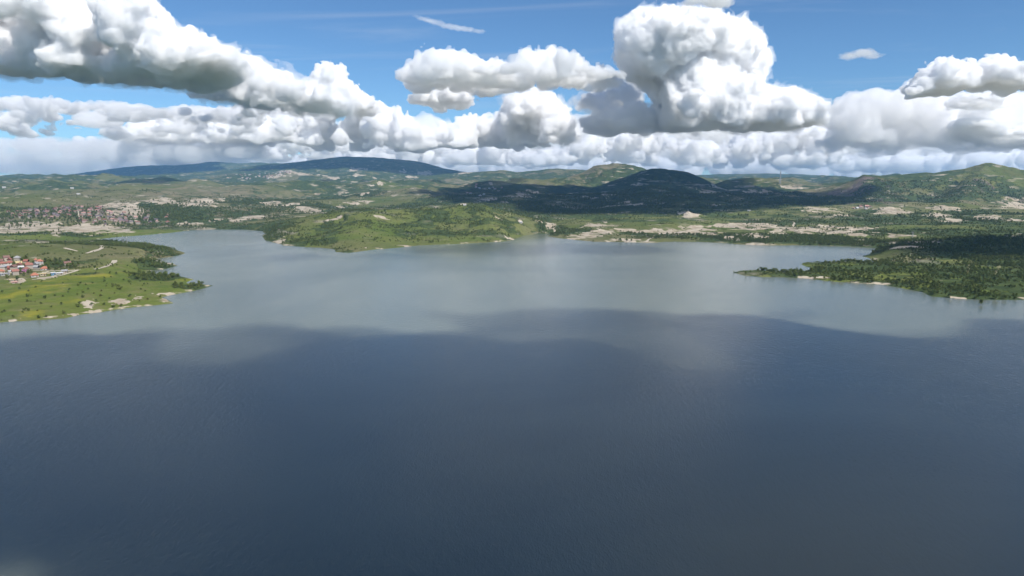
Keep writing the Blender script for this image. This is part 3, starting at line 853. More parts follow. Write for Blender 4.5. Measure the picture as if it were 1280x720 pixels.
def crown_mesh(seed, hgt, wid, low, clumps, leaves, leaf, mat, pointed=False):
    rg = np.random.default_rng(seed); V = []; Fc = []
    for c in range(clumps):
        u = rg.random(); 
        z = low + (hgt - low) * (0.15 + 0.75 * u)
        env = wid / 2 * (math.sin(math.pi * min(1, 0.22 + 0.72 * u)) if not pointed else (1 - u) * .9 + .12)
        a = rg.random() * 6.283; rad = env * math.sqrt(rg.random()) * 0.78
        cx, cy_ = rad * math.cos(a), rad * math.sin(a)
        cr_ = wid * (0.15 + 0.11 * rg.random()) * (0.6 if pointed else 1)
        for l in range(leaves):
            v = rg.normal(size=3); v /= np.linalg.norm(v)
            p = np.array([cx, cy_, z]) + v * cr_ * (0.65 + 0.4 * rg.random()) * np.array([1, 1, .8])
            p[2] = max(p[2], low * .5)
            nrm = v + rg.normal(size=3) * 0.45; nrm /= np.linalg.norm(nrm)
            t1 = np.cross(nrm, rg.normal(size=3)); t1 /= np.linalg.norm(t1); t2 = np.cross(nrm, t1)
            s = leaf * (0.7 + 0.7 * rg.random()); n0 = len(V)
            V += [p + t1 * s, p + t2 * s * .8, p - t1 * s, p - t2 * s * .8]
            Fc.append((n0, n0 + 1, n0 + 2, n0 + 3))
    return np.array(V), Fc
def trunk_vf(seed, hgt, r0, lean=.1):
    rg = np.random.default_rng(seed + 50); V = []; Fc = []
    def limb(a, b, ra, rb):
        a = np.array(a, float); b = np.array(b, float); d = b - a; d /= np.linalg.norm(d)
        u = np.cross(d, [.31, .2, .93] if abs(d[2]) < .9 else [1, 0, 0]); u /= np.linalg.norm(u); w_ = np.cross(d, u); n0 = len(V)
        for q_, r_ in ((a, ra), (b, rb)):
            for k in range(6):
                an = k * math.pi / 3; V.append(q_ + (u * math.cos(an) + w_ * math.sin(an)) * r_)
        for k in range(6): Fc.append((n0 + k, n0 + (k + 1) % 6, n0 + 6 + (k + 1) % 6, n0 + 6 + k))
    m = np.array([rg.normal() * lean, rg.normal() * lean, hgt * .45])
    limb((0, 0, -.6), m, r0, r0 * .7); limb(m, (m[0] * 1.5, m[1] * 1.5, hgt * .8), r0 * .7, r0 * .25)
    for k in range(3):
        a = 2.1 * k + rg.random(); limb(m, m + np.array([math.cos(a) * hgt * .22, math.sin(a) * hgt * .22, hgt * .25]), r0 * .45, r0 * .15)
    return np.array(V), Fc
KINDS = []   # (trunk mesh, crown mesh, joined mesh, height)
specs = [(1, 6.2, 5.4, 1.2, 15, 18, .42, 0, False), (2, 5.2, 5.0, .8, 14, 18, .40, 1, False), (3, 7.0, 5.2, 1.5, 16, 18, .42, 0, False),
         (4, 2.6, 3.6, .2, 9, 18, .30, 1, False), (5, 2.2, 3.2, .1, 8, 18, .28, 2, False), (6, 3.2, 3.8, .3, 10, 18, .32, 0, False),
         (7, 11.0, 2.8, .8, 16, 16, .38, 1, True)]
for s in specs:
    cv, cf_ = crown_mesh(*s[:7], None, s[8]); tv, tf = trunk_vf(s[0], s[1], 0.06 + s[1] * .025)
    cm = mesh_from('crown', cv, cf_, [M_leaf[s[7]]]); tm_ = mesh_from('trunk', tv, tf, [M_bark])
    jm = mesh_from('tree', np.vstack([cv, tv]), cf_ + [tuple(i + len(cv) for i in f) for f in tf], [M_leaf[s[7]], M_bark])
    mi = np.zeros(len(cf_) + len(tf), np.int32); mi[len(cf_):] = 1
    jm.polygons.foreach_set('material_index', mi)
    KINDS.append((tm_, cm, jm, s[1]))

# where they stand: random places kept by the cover of the land
trees = []   # x, y, kind, scale
N_TRY = 520000
uu = rng.random(N_TRY); aa = R(-39) + R(78) * rng.random(N_TRY)
rt = np.sqrt(520 ** 2 + uu * (3600 ** 2 - 520 ** 2))
# more of the near land
near = rng.random(N_TRY) < 0.45
rt = np.where(near, np.sqrt(520 ** 2 + uu * (1900 ** 2 - 520 ** 2)), rt)
tx, ty = rt * np.sin(aa), rt * np.cos(aa)
cov = grid_lookup(FO, tx, ty); sdv = grid_lookup(GSD, tx, ty); chv = grid_lookup(CH, tx, ty)
pat = cov + 0.55 * fbm(tx, ty, 60, 3, 150) + 0.25 * fbm(tx, ty, 16, 2, 160)
ok = (sdv > 3) & (rng.random(N_TRY) < smooth(0.32, 0.95, pat) * 0.62 + 0.010) & (rng.random(N_TRY) > chv * 1.3)
hx = np.array(HOUSE_XY)
idxs = np.nonzero(ok)[0]
keepm = np.ones(len(idxs), bool)
for X, Y, w_ in hx:
    keepm &= (tx[idxs] - X) ** 2 + (ty[idxs] - Y) ** 2 > (w_ + 1.5) ** 2
idxs = idxs[keepm]
# thin out so that crowns do not pile up
cell = {}
for i in idxs:
    sp = 3.6 if rt[i] < 1900 else 6.0
    k = (int(tx[i] / sp), int(ty[i] / sp))
    if k in cell: continue
    cell[k] = i
idxs = np.array(list(cell.values()))
tall = np.clip(cov[idxs], 0, 1)
kk = np.where(rng.random(len(idxs)) < np.clip(tall - .38, 0, 1) * 1.1, rng.integers(0, 3, len(idxs)), rng.integers(3, 6, len(idxs)))
ss = (0.5 + 0.55 * rng.random(len(idxs))) * np.where(rt[idxs] > 2200, 1.35, 1.0)
for i, k, s in zip(idxs, kk, ss): trees.append((tx[i], ty[i], int(k), float(s)))
# trees of the far village
for _ in range(700):
    px, py = random.choice([(random.uniform(0, 235), random.uniform(262, 284)), (random.uniform(0, 120), random.uniform(260, 274))])
    p = on_ground(px, py)
    if p[1] < 1500 or any((p[0] - X) ** 2 + (p[1] - Y) ** 2 < 60 for X, Y, _ in HOUSE_XY): continue
    trees.append((p[0], p[1], random.choice([0, 1, 2]), random.uniform(.9, 1.4)))

def grow(x, y, kind, s, rz, label, cat, group, name):
    tm_, cm, jm, h = KINDS[kind]
    t = empty(name, (x, y, max(ground(x, y), 0.0) - .1), rz); t.scale = (s, s, s)
    tag(t, label, cat, group)
    part('trunk', tm_, t); part('crown', cm, t)
    return t

special = [(1226, 381, 0, 1.0, 'round tree standing in the water off the right shore'), (1244.5, 374.5, 2, 1.35, 'largest tree at the waterline of the right shore'),
           (1255, 374.5, 1, 1.1, 'dark tree just right of the largest waterline tree'), (1269.5, 374, 3, 1.2, 'low bush at the water close to the right edge'),
           (1219, 374, 3, 1.3, 'low bush on the right shore left of the waterline trees'), (1187.5, 372.5, 1, 1.1, 'bushy tree where the pale beach of the right shore begins'),
           (917, 340.5, 3, .9, 'bush at the very tip of the right peninsula'), (12, 287.5, 6, 1.6, 'lone slim poplar before the chalk bank at the left edge'),
           (74, 293, 6, 1.7, 'tall dark poplar between the chalk banks below the far village'), (76.5, 294, 6, 1.3, 'shorter poplar beside the tall one below the far village'),
           (728.0+47, 302, 1, 1.5, 'dark tree on the pale beach across the lake'), (783, 302, 1, 1.3, 'second dark tree on the pale beach across the lake'), (789, 302.3, 1, 1.1, 'third and smallest dark tree on the pale beach across the lake')]
for px, py, k, s, lab in special:
    if px in (1226,): p = at_z(np.array(px), np.array(py), 0.0)
    else: p = on_ground(px, py)
    grow(p[0], p[1], k, s, random.random() * 6, lab, 'tree' if k not in (3, 4, 5) else 'bush', None, 'tree' if k not in (3, 4, 5) else 'bush')
meadow_px = [(16,397),(49,398),(58,397),(80,392),(97,384),(115,382),(130,381),(142,384.5),(152,383.5),(64,384),(57,373),(69,370),(35,371),(98,357),(143,367),
             (126,370),(163,371),(185,375),(200,371.5),(175,352),(205,351),(162,353),(122,338),(145,343),(138,342),(92,316),(95,344),(12,378),(30,388),(85,366),
             (110,362),(45,360),(5,390),(104,372),(77,381),(120,377),(133,358),(150,362),(3,366),(24,362)]
n_obj = 0
for px, py in meadow_px:
    p = on_ground(px, py); kb = random.choice([3, 4, 5, 3]); sb = random.uniform(.75, 1.25)
    grow(p[0], p[1], kb, sb, random.random() * 6, ('small ' if sb < 1 else 'broad ') + ['dark bush', 'olive bush', 'green bush'][kb - 3] + (' close to the shore' if py > 380 else ' halfway up' if py > 356 else ' high up') + ' on the ' + ('left' if px < 75 else 'right') + ' half of the near meadow', 'bush',
         'bushes on the left meadow', 'bush'); n_obj += 1
vil = [(68,330),(60,330),(63,328),(72,332),(66,333),(76,329),(57,328),(71,328),(78,333),(88,334),(92,333),(95,335),(85,335),(98,332),(30,326),(33,325),(28,327),(44,330),(42,331),
       (12,327),(7,326),(18,333),(20,337),(17,340),(46,337),(50,336),(36,343),(39,341),(12,352),(9,349),(62,338),(70,338.5),(30,345),(26,343)]
for px, py in vil:
    p = on_ground(px, py)
    kb = random.choice([0, 1, 2])
    if any((p[0] - X) ** 2 + (p[1] - Y) ** 2 < 40 for X, Y, _ in HOUSE_XY): p = p + np.array([5.0, 6.0, 0])
    grow(p[0], p[1], kb, random.uniform(.8, 1.2), random.random() * 6, ['round green tree', 'squat dark tree', 'tall leafy tree'][kb] + (' at the left of the near village' if px < 25 else ' amid the roofs of the near village' if px < 55 else ' in the grove right of the near village roofs' if px < 80 else ' at the right end of the near village'), 'tree',
         'trees of the near village', 'tree'); n_obj += 1

T = np.array(trees)
tz = ground(T[:, 0], T[:, 1])
PX, PY, DD = project(np.column_stack([T[:, 0], T[:, 1], tz]))
hts = np.array([k[3] for k in KINDS])[T[:, 2].astype(int)] * T[:, 3]
app = hts / DD * ((PX > 5) & (PX < 1275))
order = np.argsort(-app)
singles = set(order[:225].tolist())
for i in singles:
    px, py = PX[i], PY[i]; bush = T[i, 2] >= 3
    look = ['round leafy tree', 'squat dark-leaved tree', 'tall leafy tree', 'low dark bush', 'low olive-green bush', 'round green bush', 'slim poplar'][int(T[i, 2])]
    wet = 'at the water' if grid_lookup(GSD, T[i, 0], T[i, 1]) < 16 else 'back from the water'
    big_ = 'big ' if T[i, 3] > 1.05 else 'small ' if T[i, 3] < .8 else ''
    if px < 320: g = 'left spits'; w_ = 'on the left spits' if px > 160 else 'on the left meadow edge'
    elif px < 720: g = 'headland'; w_ = 'on the headland across the lake'
    else: g = 'right peninsula'; w_ = 'on the tip of the right peninsula' if px < 1010 else 'on the narrow right peninsula' if px < 1130 else 'on the broad right shore' if px < 1210 else 'at the right picture edge'
    lab = (big_ + look + ' ' + wet + ' ' + w_); g = ('bushes' if bush else 'trees') + ' of the ' + g
    grow(T[i, 0], T[i, 1], int(T[i, 2]), T[i, 3], random.random() * 6, lab, 'bush' if bush else 'tree', g, 'bush' if bush else 'tree')

def number_look_alikes():
    sets = {}
    for o in sc.objects:
        if o.parent is None and 'label' in o and o.get('category') in ('tree', 'bush', 'house'): sets.setdefault(o['label'], []).append(o)
    for lab, os_ in sets.items():
        if len(os_) < 2: continue
        os_.sort(key=lambda o: project(np.array(o.location))[0])
        for k, o in enumerate(os_):
            n = k + 1; suf = 'th' if 10 <= n % 100 <= 20 else {1: 'st', 2: 'nd', 3: 'rd'}.get(n % 10, 'th')
            o['label'] = '%d%s-from-left %s' % (n, suf, lab) if n > 1 else 'leftmost ' + lab
number_look_alikes()

# all the rest: one mass of scrub and woodland per side of the lake, trees set on points
src_col = bpy.data.collections.new('tree_kinds')
src = []
for k, (_, _, jm, _) in enumerate(KINDS):
    o = bpy.data.objects.new('tree_kind', jm); src_col.objects.link(o); src.append(o)
def scatter(name, sel, label):
    me = bpy.data.meshes.new(name)
    me.vertices.add(len(sel)); P = np.column_stack([T[sel, 0], T[sel, 1], tz[sel] - .15]).astype(np.float32)
    me.vertices.foreach_set('co', P.ravel())
    for an, dt, val in (('kind', 'INT', T[sel, 2].astype(np.int32)), ('size', 'FLOAT', T[sel, 3].astype(np.float32)), ('turn', 'FLOAT', (rng.random(len(sel)) * 6.28).astype(np.float32))):
        a_ = me.attributes.new(an, dt, 'POINT'); a_.data.foreach_set('value', val)
    o = link(bpy.data.objects.new(name, me)); tag(o, label, 'woodland', kind='stuff')
    g = bpy.data.node_groups.new(name, 'GeometryNodeTree')
    g.interface.new_socket('Geometry', in_out='INPUT', socket_type='NodeSocketGeometry')
    g.interface.new_socket('Geometry', in_out='OUTPUT', socket_type='NodeSocketGeometry')
    gi = g.nodes.new('NodeGroupInput'); go = g.nodes.new('NodeGroupOutput'); jn = g.nodes.new('GeometryNodeJoinGeometry')
    def named(n, ty):
        q_ = g.nodes.new('GeometryNodeInputNamedAttribute'); q_.data_type = ty; q_.inputs[0].default_value = n; return q_.outputs[0]
    kd = named('kind', 'INT'); sz = named('size', 'FLOAT'); tn = named('turn', 'FLOAT')
    cx = g.nodes.new('ShaderNodeCombineXYZ'); g.links.new(tn, cx.inputs[2])
    for k, so in enumerate(src):
        ip = g.nodes.new('GeometryNodeInstanceOnPoints'); oi = g.nodes.new('GeometryNodeObjectInfo'); oi.inputs[0].default_value = so
        oi.inputs['As Instance'].default_value = True
        cmp_ = g.nodes.new('FunctionNodeCompare'); cmp_.data_type = 'INT'; cmp_.operation = 'EQUAL'
        g.links.new(kd, cmp_.inputs[2]); cmp_.inputs[3].default_value = k
        g.links.new(gi.outputs[0], ip.inputs['Points']); g.links.new(cmp_.outputs[0], ip.inputs['Selection']); g.links.new(oi.outputs['Geometry'], ip.inputs['Instance'])
        g.links.new(cx.outputs[0], ip.inputs['Rotation']); g.links.new(sz, ip.inputs['Scale'])
        g.links.new(ip.outputs[0], jn.inputs[0])
    g.links.new(jn.outputs[0], go.inputs[0])
    md = o.modifiers.new('trees', 'NODES'); md.node_group = g
rest = np.array([i for i in range(len(T)) if i not in singles])
print('trees', len(T))
for nm, lo_, hi_, lab in (('woodland', -9e9, 330, 'scrub and trees of the left shore and hills'), ('woodland', 330, 720, 'scrub covering the headland and valley across the lake'),
                          ('woodland', 720, 9e9, 'dense scrub and woods of the right shore and plain')):
    s_ = rest[(PX[rest] >= lo_) & (PX[rest] < hi_)]
    if len(s_): scatter(nm, s_, lab)

# ------------------------------------------------------------------ clouds
def lattice_noise(shape, cells, rg):
    n = [max(2, int(math.ceil(s / cells)) + 2) for s in shape]
    out = rg.random(n).astype(np.float32)
    for ax in range(3):
        t_ = np.arange(shape[ax]) / cells; i = t_.astype(int); f = t_ - i; f = f * f * (3 - 2 * f)
        sh = [1, 1, 1]; sh[ax] = -1; f = f.reshape(sh).astype(np.float32)
        out = np.take(out, i, ax) * (1 - f) + np.take(out, i + 1, ax) * f
    return out * 2 - 1

def cloud_material(dens):
    m = bpy.data.materials.new('cloud_vapour'); m.use_nodes = True; t = m.node_tree; t.nodes.clear()
    o = t.nodes.new('ShaderNodeOutputMaterial'); v = t.nodes.new('ShaderNodeVolumeScatter')
    v.inputs['Color'].default_value = (0.974, 0.9885, 1, 1); v.inputs['Density'].default_value = dens; v.inputs['Anisotropy'].default_value = 0.0  # blue tint stands in for air light over the shaded parts
    t.links.new(v.outputs[0], o.inputs['Volume']); return m

def make_cloud(name, blobs, base, vox, seed, dens, k1=9, k2=6, ratio=.46, flat=1.0, label=None, cat=None, kind=None, rough=1.0, group=None, fringe=0):
    """one mesh round a heap of puffs; base: height of the flat underside"""
    rg = np.random.default_rng(seed)
    lvl = [tuple(b) for b in blobs]; S = list(lvl)
    for k, rt_ in ((k1, ratio), (k2, ratio)):
        nxt = []
        for (x, y, z, r_) in lvl:
            for _ in range(k):
                v = rg.normal(size=3); v /= np.linalg.norm(v)
                if v[2] < -.2: v[2] *= -1
                r2 = r_ * rt_ * rg.uniform(.5, 1.1)
                if r2 < vox * 1.2: continue
                q_ = np.array([x, y, z]) + v * (r_ * rg.uniform(.7, .98)) * np.array([1, 1, flat])
                nxt.append((q_[0], q_[1], q_[2], r2))
        S += nxt; lvl = nxt
    A = np.array(S); pad = vox * 6
    lo_ = (A[:, :3] - A[:, 3:]).min(0) - pad; hi_ = (A[:, :3] + A[:, 3:]).max(0) + pad
    if not callable(base): lo_[2] = max(lo_[2], base - pad)
    n = np.ceil((hi_ - lo_) / vox).astype(int) + 1
    far_ = vox * 9
    D = np.full(n, far_, np.float32)
    ax = [(lo_[i] + np.arange(n[i]) * vox).astype(np.float32) for i in range(3)]
    for x, y, z, r_ in S:
        Rr = r_ + vox * 8; sl = []
        for i, c in enumerate((x, y, z)):
            sl.append(slice(max(0, int((c - Rr - lo_[i]) / vox)), min(n[i], int((c + Rr - lo_[i]) / vox) + 2)))
        if any(s_.start >= s_.stop for s_ in sl): continue
        sl = tuple(sl)
        d = np.sqrt((ax[0][sl[0]][:, None, None] - x) ** 2 + (ax[1][sl[1]][None, :, None] - y) ** 2 + ((ax[2][sl[2]][None, None, :] - z) / flat) ** 2) - r_
        np.minimum(D[sl], d, out=D[sl])
    D += (lattice_noise(n, 24, rg) * 2.0 - 2.6 * (np.abs(lattice_noise(n, 12, rg)) - .3) - 3.4 * (np.abs(lattice_noise(n, 6.2, rg)) - .3)
          - 2.8 * (np.abs(lattice_noise(n, 3.3, rg)) - .3) + .9 * lattice_noise(n, 1.8, rg)) * (vox * rough)
    bn = lattice_noise((n[0], n[1], 1), 14, rg) * 2.5 + lattice_noise((n[0], n[1], 1), 5, rg) * 1.4
    bz = base(ax[0].astype(float)).astype(np.float32)[:, None, None] if callable(base) else base
    D = np.maximum(D, bz + vox * bn - ax[2][None, None, :])
    for i in range(3):
        s0 = [slice(None)] * 3; s0[i] = 0; D[tuple(s0)] = vox; s0[i] = -1; D[tuple(s0)] = vox
    g = openvdb.FloatGrid(float(far_)); g.copyFromArray(D)
    pts, tris, quads = g.convertToPolygons(0.0, 0.0)
    me = mesh_np(name, pts * vox + lo_, quads, [cloud_material(dens)])
    o = link(bpy.data.objects.new(name, me))
    tag(o, label, cat, group, kind)
    if fringe:
        # thin torn vapour round the heap
        D = D - fringe * vox + (2.6 * lattice_noise(n, 7, rg) + 2.6 * lattice_noise(n, 3.6, rg) + 1.6 * lattice_noise(n, 2.0, rg)) * vox
        D = np.ascontiguousarray(D[::2, ::2, ::2])
        for i in range(3):
            s0 = [slice(None)] * 3; s0[i] = 0; D[tuple(s0)] = vox; s0[i] = -1; D[tuple(s0)] = vox
        D[:, :, :2] = vox
        g = openvdb.FloatGrid(float(far_)); g.copyFromArray(D)
        pts, tris, quads = g.convertToPolygons(0.0, 0.0)
        fr = bpy.data.objects.new('wisps', mesh_np('wisps', pts * vox * 2 + lo_, quads, [cloud_material(dens * .12)]))
        link(fr, o)
    return o

CB = 1480.0     # cloud base
NTRI = 0
def sky_cloud(top, bottom, D0, mfp, seed, label, rad=(8, 20), n=None, vpx=1.5, spread=1.0, edge=.6, **kw):
    """a heap of puffs under an outline: top and bottom are (column, row) lines, rad the puff radii in pixels, D0 the distance"""
    global NTRI
    rg = np.random.default_rng(seed + 500)
    tx_, ty_ = np.array(top, float).T; bx_, by_ = np.array(bottom, float).T
    x0, x1 = max(tx_[0], bx_[0]), min(tx_[-1], bx_[-1])
    xs = np.linspace(x0, x1, 60); area = np.trapz(np.maximum(np.interp(xs, bx_, by_) - np.interp(xs, tx_, ty_), 2), xs)
    mid = sum(rad) / 2
    n = n or int(min(230, 3.2 * area / mid ** 2 + 4))
    B = []
    fl = kw.get('flat', 1.0)
    for i in range(n):
        x = rg.uniform(x0 + rad[0] * .8, x1 - rad[0] * .8)
        tp = max(np.interp(x + q, tx_, ty_) for q in (-rad[0], 0, rad[0])); bt = np.interp(x, bx_, by_)
        r_ = rg.uniform(*rad) if rg.random() > .35 else rg.uniform(rad[0], mid)
        r_ = min(r_, max(rad[0], (bt - tp) * .62 / fl), max(rad[0], (x - x0) * .8), max(rad[0], (x1 - x) * .8))
        y = tp + r_ * fl * 1.3 if rg.random() < edge else rg.uniform(tp + r_ * fl * 1.3, max(bt, tp + r_ * fl * 1.35))
        y = min(y, bt - .45 * r_ * fl)
        D = D0 * (1 + spread * rg.normal() * .035)
        p = at_depth(x, y, D); B.append((p[0], p[1], p[2], r_ * D / FOC))
    base = lambda x_: at_depth(640 + FOC * x_ / D0, np.interp(640 + FOC * x_ / D0, bx_, by_) - .3 * mid * fl, np.full(len(x_), float(D0)))[:, 2]
    o = make_cloud('cloud', B, base, 1.04 * vpx * D0 / FOC, seed, FOC / (mfp * .62 * D0), label=label, cat='cloud', **kw)
    NTRI += 2 * sum(len(q.data.polygons) for q in [o] + list(o.children))
    return o

sky_cloud([(768, 62), (774, 35), (785, 20), (805, 11), (830, 14), (850, 10), (880, 12), (910, 20), (935, 38), (943, 62), (941, 84), (948, 105), (965, 116), (990, 114), (1015, 121), (1031, 138)],
          [(768, 74), (785, 100), (812, 115), (824, 165), (860, 168), (1000, 164), (1031, 150)], 20000, 4.2, 3, 'towering white cumulus cloud right of centre, tallest in the sky', rad=(9, 31), fringe=1.2, vpx=1.6)
# the great cloud bank at the left
sky_cloud([(-160, -40), (0, -30), (75, -16), (92, 6), (108, -12), (180, -12), (196, 16), (222, 34), (262, 43), (285, 60), (304, 70)],
          [(-160, 100), (0, 97), (130, 104), (200, 108), (260, 108), (304, 96)], 10500, 5.5, 11, 'huge white cloud mass with dark base in the upper left corner', rad=(13, 37), spread=1.6, fringe=1.2, vpx=2.4)
sky_cloud([(232, 76), (258, 52), (285, 62), (320, 66), (345, 85), (372, 93), (400, 102), (420, 116), (440, 130)], [(232, 124), (300, 132), (360, 138), (440, 146)], 14500, 5, 12,
          'white cloud shoulder sloping down right from the great left cloud', rad=(10, 24), fringe=1.2, vpx=2.1)
sky_cloud([(388, 102), (396, 82), (410, 73), (424, 80), (432, 96), (455, 112), (472, 128)], [(388, 138), (430, 145), (472, 146)], 21000, 5.5, 15, 'small white cloud tower above the left-centre mountains', rad=(7, 16), vpx=1.7)
sky_cloud([(-150, 122), (60, 122), (180, 132), (330, 134)], [(-150, 168), (200, 170), (330, 166)], 18500, 11, 14, 'long grey streaky cloud low over the left mountains', rad=(6, 15), flat=.6, vpx=2.6, spread=2.6, edge=.5)
# second row, left of centre
sky_cloud([(150, 165), (200, 150), (250, 140), (300, 145), (340, 138), (362, 132), (400, 122), (427, 103), (445, 110), (470, 124), (500, 132), (522, 150), (545, 158), (570, 150), (590, 136), (610, 145), (640, 140), (652, 165)],
          [(150, 180), (330, 184), (500, 190), (652, 190)], 29000, 5, 16, 'row of bright white cloud heads left of centre', rad=(7, 20), vpx=2.3)
sky_cloud([(498, 97), (515, 76), (530, 63), (548, 57), (562, 66), (580, 63), (600, 77), (622, 76), (640, 80), (655, 63), (680, 60), (700, 62), (730, 72), (742, 86), (760, 85), (780, 96)],
          [(498, 108), (560, 117), (640, 115), (700, 112), (780, 104)], 19000, 12, 17, 'broad soft pale cloud high left of the towering cloud', rad=(7, 18), spread=1.6, vpx=2.4)
sky_cloud([(594, 86), (605, 73), (618, 72), (632, 80), (645, 92)], [(594, 96), (620, 100), (645, 98)], 17500, 9, 31, 'bright puff in front of the broad pale cloud', rad=(5, 11), vpx=1.7)
sky_cloud([(507, 120), (525, 112), (545, 112), (555, 101), (570, 103), (585, 112), (593, 123)], [(507, 128), (550, 138), (593, 131)], 23000, 6, 18, 'small puffy white cloud below the broad pale cloud', rad=(6, 13), vpx=1.7)
sky_cloud([(622, 142), (635, 119), (655, 110), (672, 107), (690, 118), (705, 130), (718, 146), (722, 165)], [(622, 152), (640, 184), (700, 187), (722, 175)], 27000, 4.5, 19,
          'heaped white cloud left of the towering cloud, grey flat base', rad=(8, 24), fringe=1.2, vpx=1.8)
sky_cloud([(718, 126), (735, 112), (750, 110), (760, 113), (768, 101), (785, 98), (797, 110), (801, 124)], [(718, 136), (760, 150), (801, 138)], 24000, 6, 20, 'ragged bright cloud just left of the towering cloud', rad=(6, 14), fringe=1.2, vpx=1.8)
sky_cloud([(728, 146), (760, 138), (790, 126), (815, 130), (828, 146)], [(728, 160), (760, 168), (828, 164)], 22000, 12, 32, 'soft grey shadowed cloud tucked beside the towering cloud', rad=(8, 18), vpx=2.2)
# low far clouds along the horizon
sky_cloud([(640, 182), (660, 190), (700, 184), (720, 172), (740, 165), (760, 175), (790, 160), (815, 150), (822, 160), (850, 172), (880, 172), (905, 178), (930, 166), (950, 168), (975, 160), (1000, 155), (1025, 152), (1040, 172), (1052, 190)],
          [(640, 209), (1052, 209)], 45000, 6, 21, 'low creamy cloud row over the central hills', rad=(5, 13), vpx=2.4)
sky_cloud([(80, 182), (100, 174), (140, 176), (180, 178), (220, 172), (260, 164), (300, 168), (340, 162), (380, 166), (420, 162), (460, 166), (500, 171), (560, 176), (660, 182)],
          [(80, 199), (660, 209)], 47000, 7, 22, 'low pale cloud row over the left mountains', rad=(5, 13), vpx=2.4)
sky_cloud([(120, 204), (300, 196), (600, 198), (900, 198), (1140, 204)], [(120, 219), (1140, 224)], 62000, 8, 23, 'faint cloud line touching the mountains on the horizon', rad=(4, 9), vpx=2.8)
# right-hand mass
sky_cloud([(1130, 112), (1140, 100), (1155, 86), (1170, 71), (1190, 72), (1205, 80), (1225, 75), (1245, 67), (1262, 72), (1275, 85), (1300, 70), (1400, 60)],
          [(1130, 124), (1200, 114), (1280, 114), (1400, 112)], 22000, 5, 25, 'white billowing cloud mass at the upper right', rad=(8, 20), vpx=2.0)
sky_cloud([(1030, 134), (1060, 119), (1090, 120), (1115, 119), (1130, 103), (1150, 112), (1180, 122), (1280, 118), (1400, 115)], [(1030, 192), (1200, 192), (1400, 190)], 31000, 22, 26,
          'soft pale cloud veil between the towering cloud and the right mass', rad=(12, 26), spread=1.5, vpx=3.8)
sky_cloud([(1180, 158), (1195, 143), (1215, 139), (1240, 150), (1250, 160), (1265, 165), (1290, 155), (1400, 150)], [(1180, 166), (1240, 185), (1400, 190)], 28000, 5, 27, 'white cloud bank with grey flat base above the right hill', rad=(7, 18), vpx=2.1)
sky_cloud([(1183, 127), (1200, 116), (1225, 119), (1250, 115), (1258, 127)], [(1183, 133), (1220, 137), (1258, 134)], 26000, 9, 33, 'small bright puff below the upper right cloud mass', rad=(5, 10), vpx=1.7)
sky_cloud([(1040, 198), (1070, 188), (1100, 192), (1150, 196), (1200, 190), (1340, 190)], [(1040, 216), (1340, 218)], 50000, 7, 28, 'low hazy cloud row above the right-hand hill', rad=(5, 12), vpx=2.4)
sky_cloud([(1048, 69), (1068, 62), (1085, 61), (1102, 68)], [(1048, 72), (1075, 74), (1102, 72)], 15000, 45, 29, 'tiny lone wisp of cloud in the blue at the right', rad=(6, 11), flat=.4, vpx=1.2)
sky_cloud([(855, -2), (868, -10), (885, -8), (903, -12), (918, -4)], [(855, 4), (885, 8), (918, 3)], 9000, 22, 30, 'small cloud cut by the top edge above the towering cloud', rad=(5, 11), flat=.7, vpx=1.5)
sky_cloud([(510, 14), (530, 20), (560, 29), (606, 38)], [(510, 18), (530, 25), (560, 34), (606, 41)], 26000, 110, 35, 'thin white cirrus streak slanting in the blue at top centre', rad=(5, 9), flat=.32, n=70, vpx=1.3)
sky_cloud([(-150, 168), (60, 172), (200, 176), (340, 180)], [(-150, 218), (340, 222)], 30000, 48, 36, 'added pale grey veil over the sky low at the far left above the horizon', rad=(12, 24), flat=.5, vpx=3.2, spread=1.6, edge=.4)  # veil added to dull the bright sky; no cloud stands there
# veil added far behind all of them, stands in for pale haze
sky_cloud([(250, 172), (420, 150), (700, 140), (1000, 138), (1200, 140), (1400, 140)], [(250, 226), (1400, 228)], 75000, 28, 34, 'added thin pale veil as haze low in the far sky', rad=(22, 40), flat=.6, spread=1.0, n=120, edge=.35, vpx=3.4)
print('cloud tris', NTRI)

# clouds of the same field overhead, above the picture, whose shadows lie on the lake and hills
def overhead(cx, cy_, rx, ry, seed, dens=0.012, thick=300, gaps=(), alt=CB, step=0.34, rough=.35):
    rg = np.random.default_rng(seed); B = []
    off = SUN[:2] / SUN[2] * alt
    r_ = max(40, min(rx, ry) * step)
    nx = int(rx / r_ * 1.1) + 1; ny = int(ry / r_ * 1.1) + 1
    for i in range(-nx, nx + 1):
        for j in range(-ny, ny + 1):
            x, y = i * r_ * .9 + rg.normal() * r_ * .15, j * r_ * .9 + rg.normal() * r_ * .15
            if (x / rx) ** 2 + (y / ry) ** 2 > (1 + .12 * rg.normal()) : continue
            if any(((cx + x - gx) / ga) ** 2 + ((cy_ + y - gy) / gb) ** 2 < 1 for gx, gy, ga, gb in gaps): continue
            B.append((cx + x + off[0], cy_ + y + off[1], alt + thick * .3, r_ * rg.uniform(.85, 1.15)))
    make_cloud('overhead_cloud', B, alt, max(26.0, r_ * .16), seed, dens, k1=5, k2=0, flat=.8, kind='structure', rough=rough)
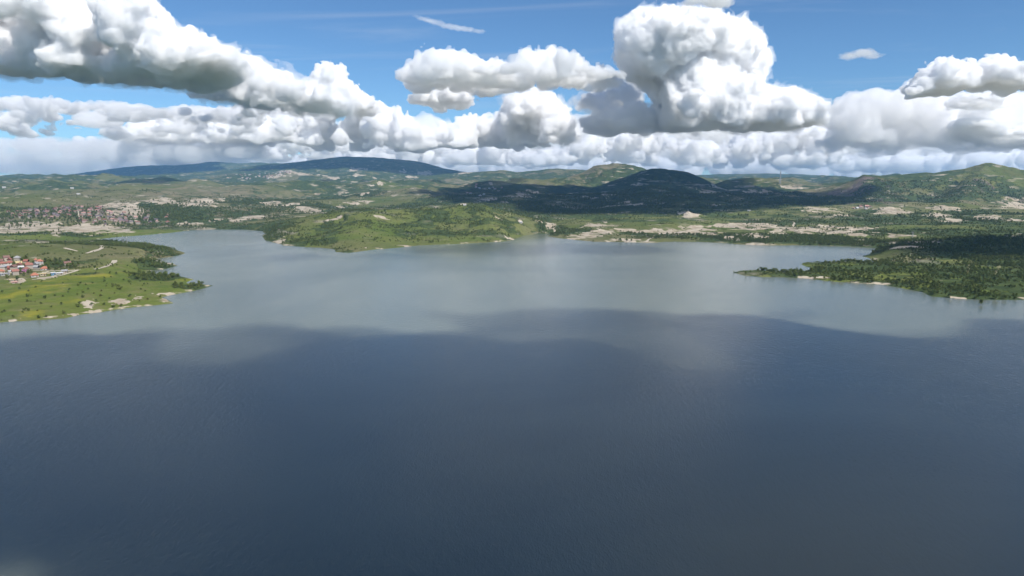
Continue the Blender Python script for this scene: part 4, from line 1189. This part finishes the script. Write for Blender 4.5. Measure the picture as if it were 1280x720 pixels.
overhead(20, -40, 1500, 530, 101, dens=.034, thick=220, gaps=[(-112, 132, 100, 84)], step=.17)       # near half of the lake
overhead(90, 480, 190, 110, 106, dens=.012, step=.5, rough=.8)
overhead(-230, 435, 360, 90, 108, dens=.010, step=.5, rough=.9)
overhead(330, 440, 260, 60, 109, dens=.005, step=.5, rough=.9)
overhead(960, 1120, 330, 105, 102, dens=.018, step=.5)                 # woods at the right
overhead(590, 3380, 860, 1080, 103, dens=.012, step=.17, rough=.6)                # dark hills
overhead(900, 4150, 600, 420, 110, dens=.012, step=.3, rough=.6)
overhead(-1250, 5500, 620, 260, 112, dens=.008, step=.3, rough=.7)  # this and the next two: unseen clouds added to shade the left-centre hills
overhead(-300, 5000, 420, 240, 113, dens=.008, step=.3, rough=.7)
overhead(-2700, 4700, 520, 220, 114, dens=.008, step=.3, rough=.7)
overhead(-1500, 8500, 1700, 650, 107, dens=.012, step=.2, alt=2450)     # unseen cloud added to darken the great mountain
overhead(-800, 1370, 150, 40, 104, step=.6)                 # left spit
overhead(-130, 1120, 170, 30, 111, dens=0.006, step=.7, rough=.8)
overhead(110, 1240, 210, 50, 105, dens=0.007, step=.7, rough=.8)                 # streak on the lake

# ------------------------------------------------------------------ haze
hz = bpy.data.materials.new('haze'); hz.use_nodes = True; t = hz.node_tree; t.nodes.clear()
o_ = t.nodes.new('ShaderNodeOutputMaterial'); pv = t.nodes.new('ShaderNodeVolumePrincipled')
pv.inputs['Color'].default_value = (0.30, 0.60, 1.0, 1); pv.inputs['Density'].default_value = 4.5e-5; pv.inputs['Anisotropy'].default_value = 0.0
t.links.new(pv.outputs[0], o_.inputs['Volume'])
top = float(GH.max()) + 60
v, f = box_vf(-18000, 18000, -18000, 18000, -6.0, top)
haze = link(bpy.data.objects.new('haze', mesh_from('haze', v, f, [hz])))
tag(haze, kind='stuff')
print('all tris', sum(2 * len(m_.polygons) for m_ in bpy.data.meshes))
print('terrain max', GH.max(), 'tris', 2 * len(terrain.data.polygons))
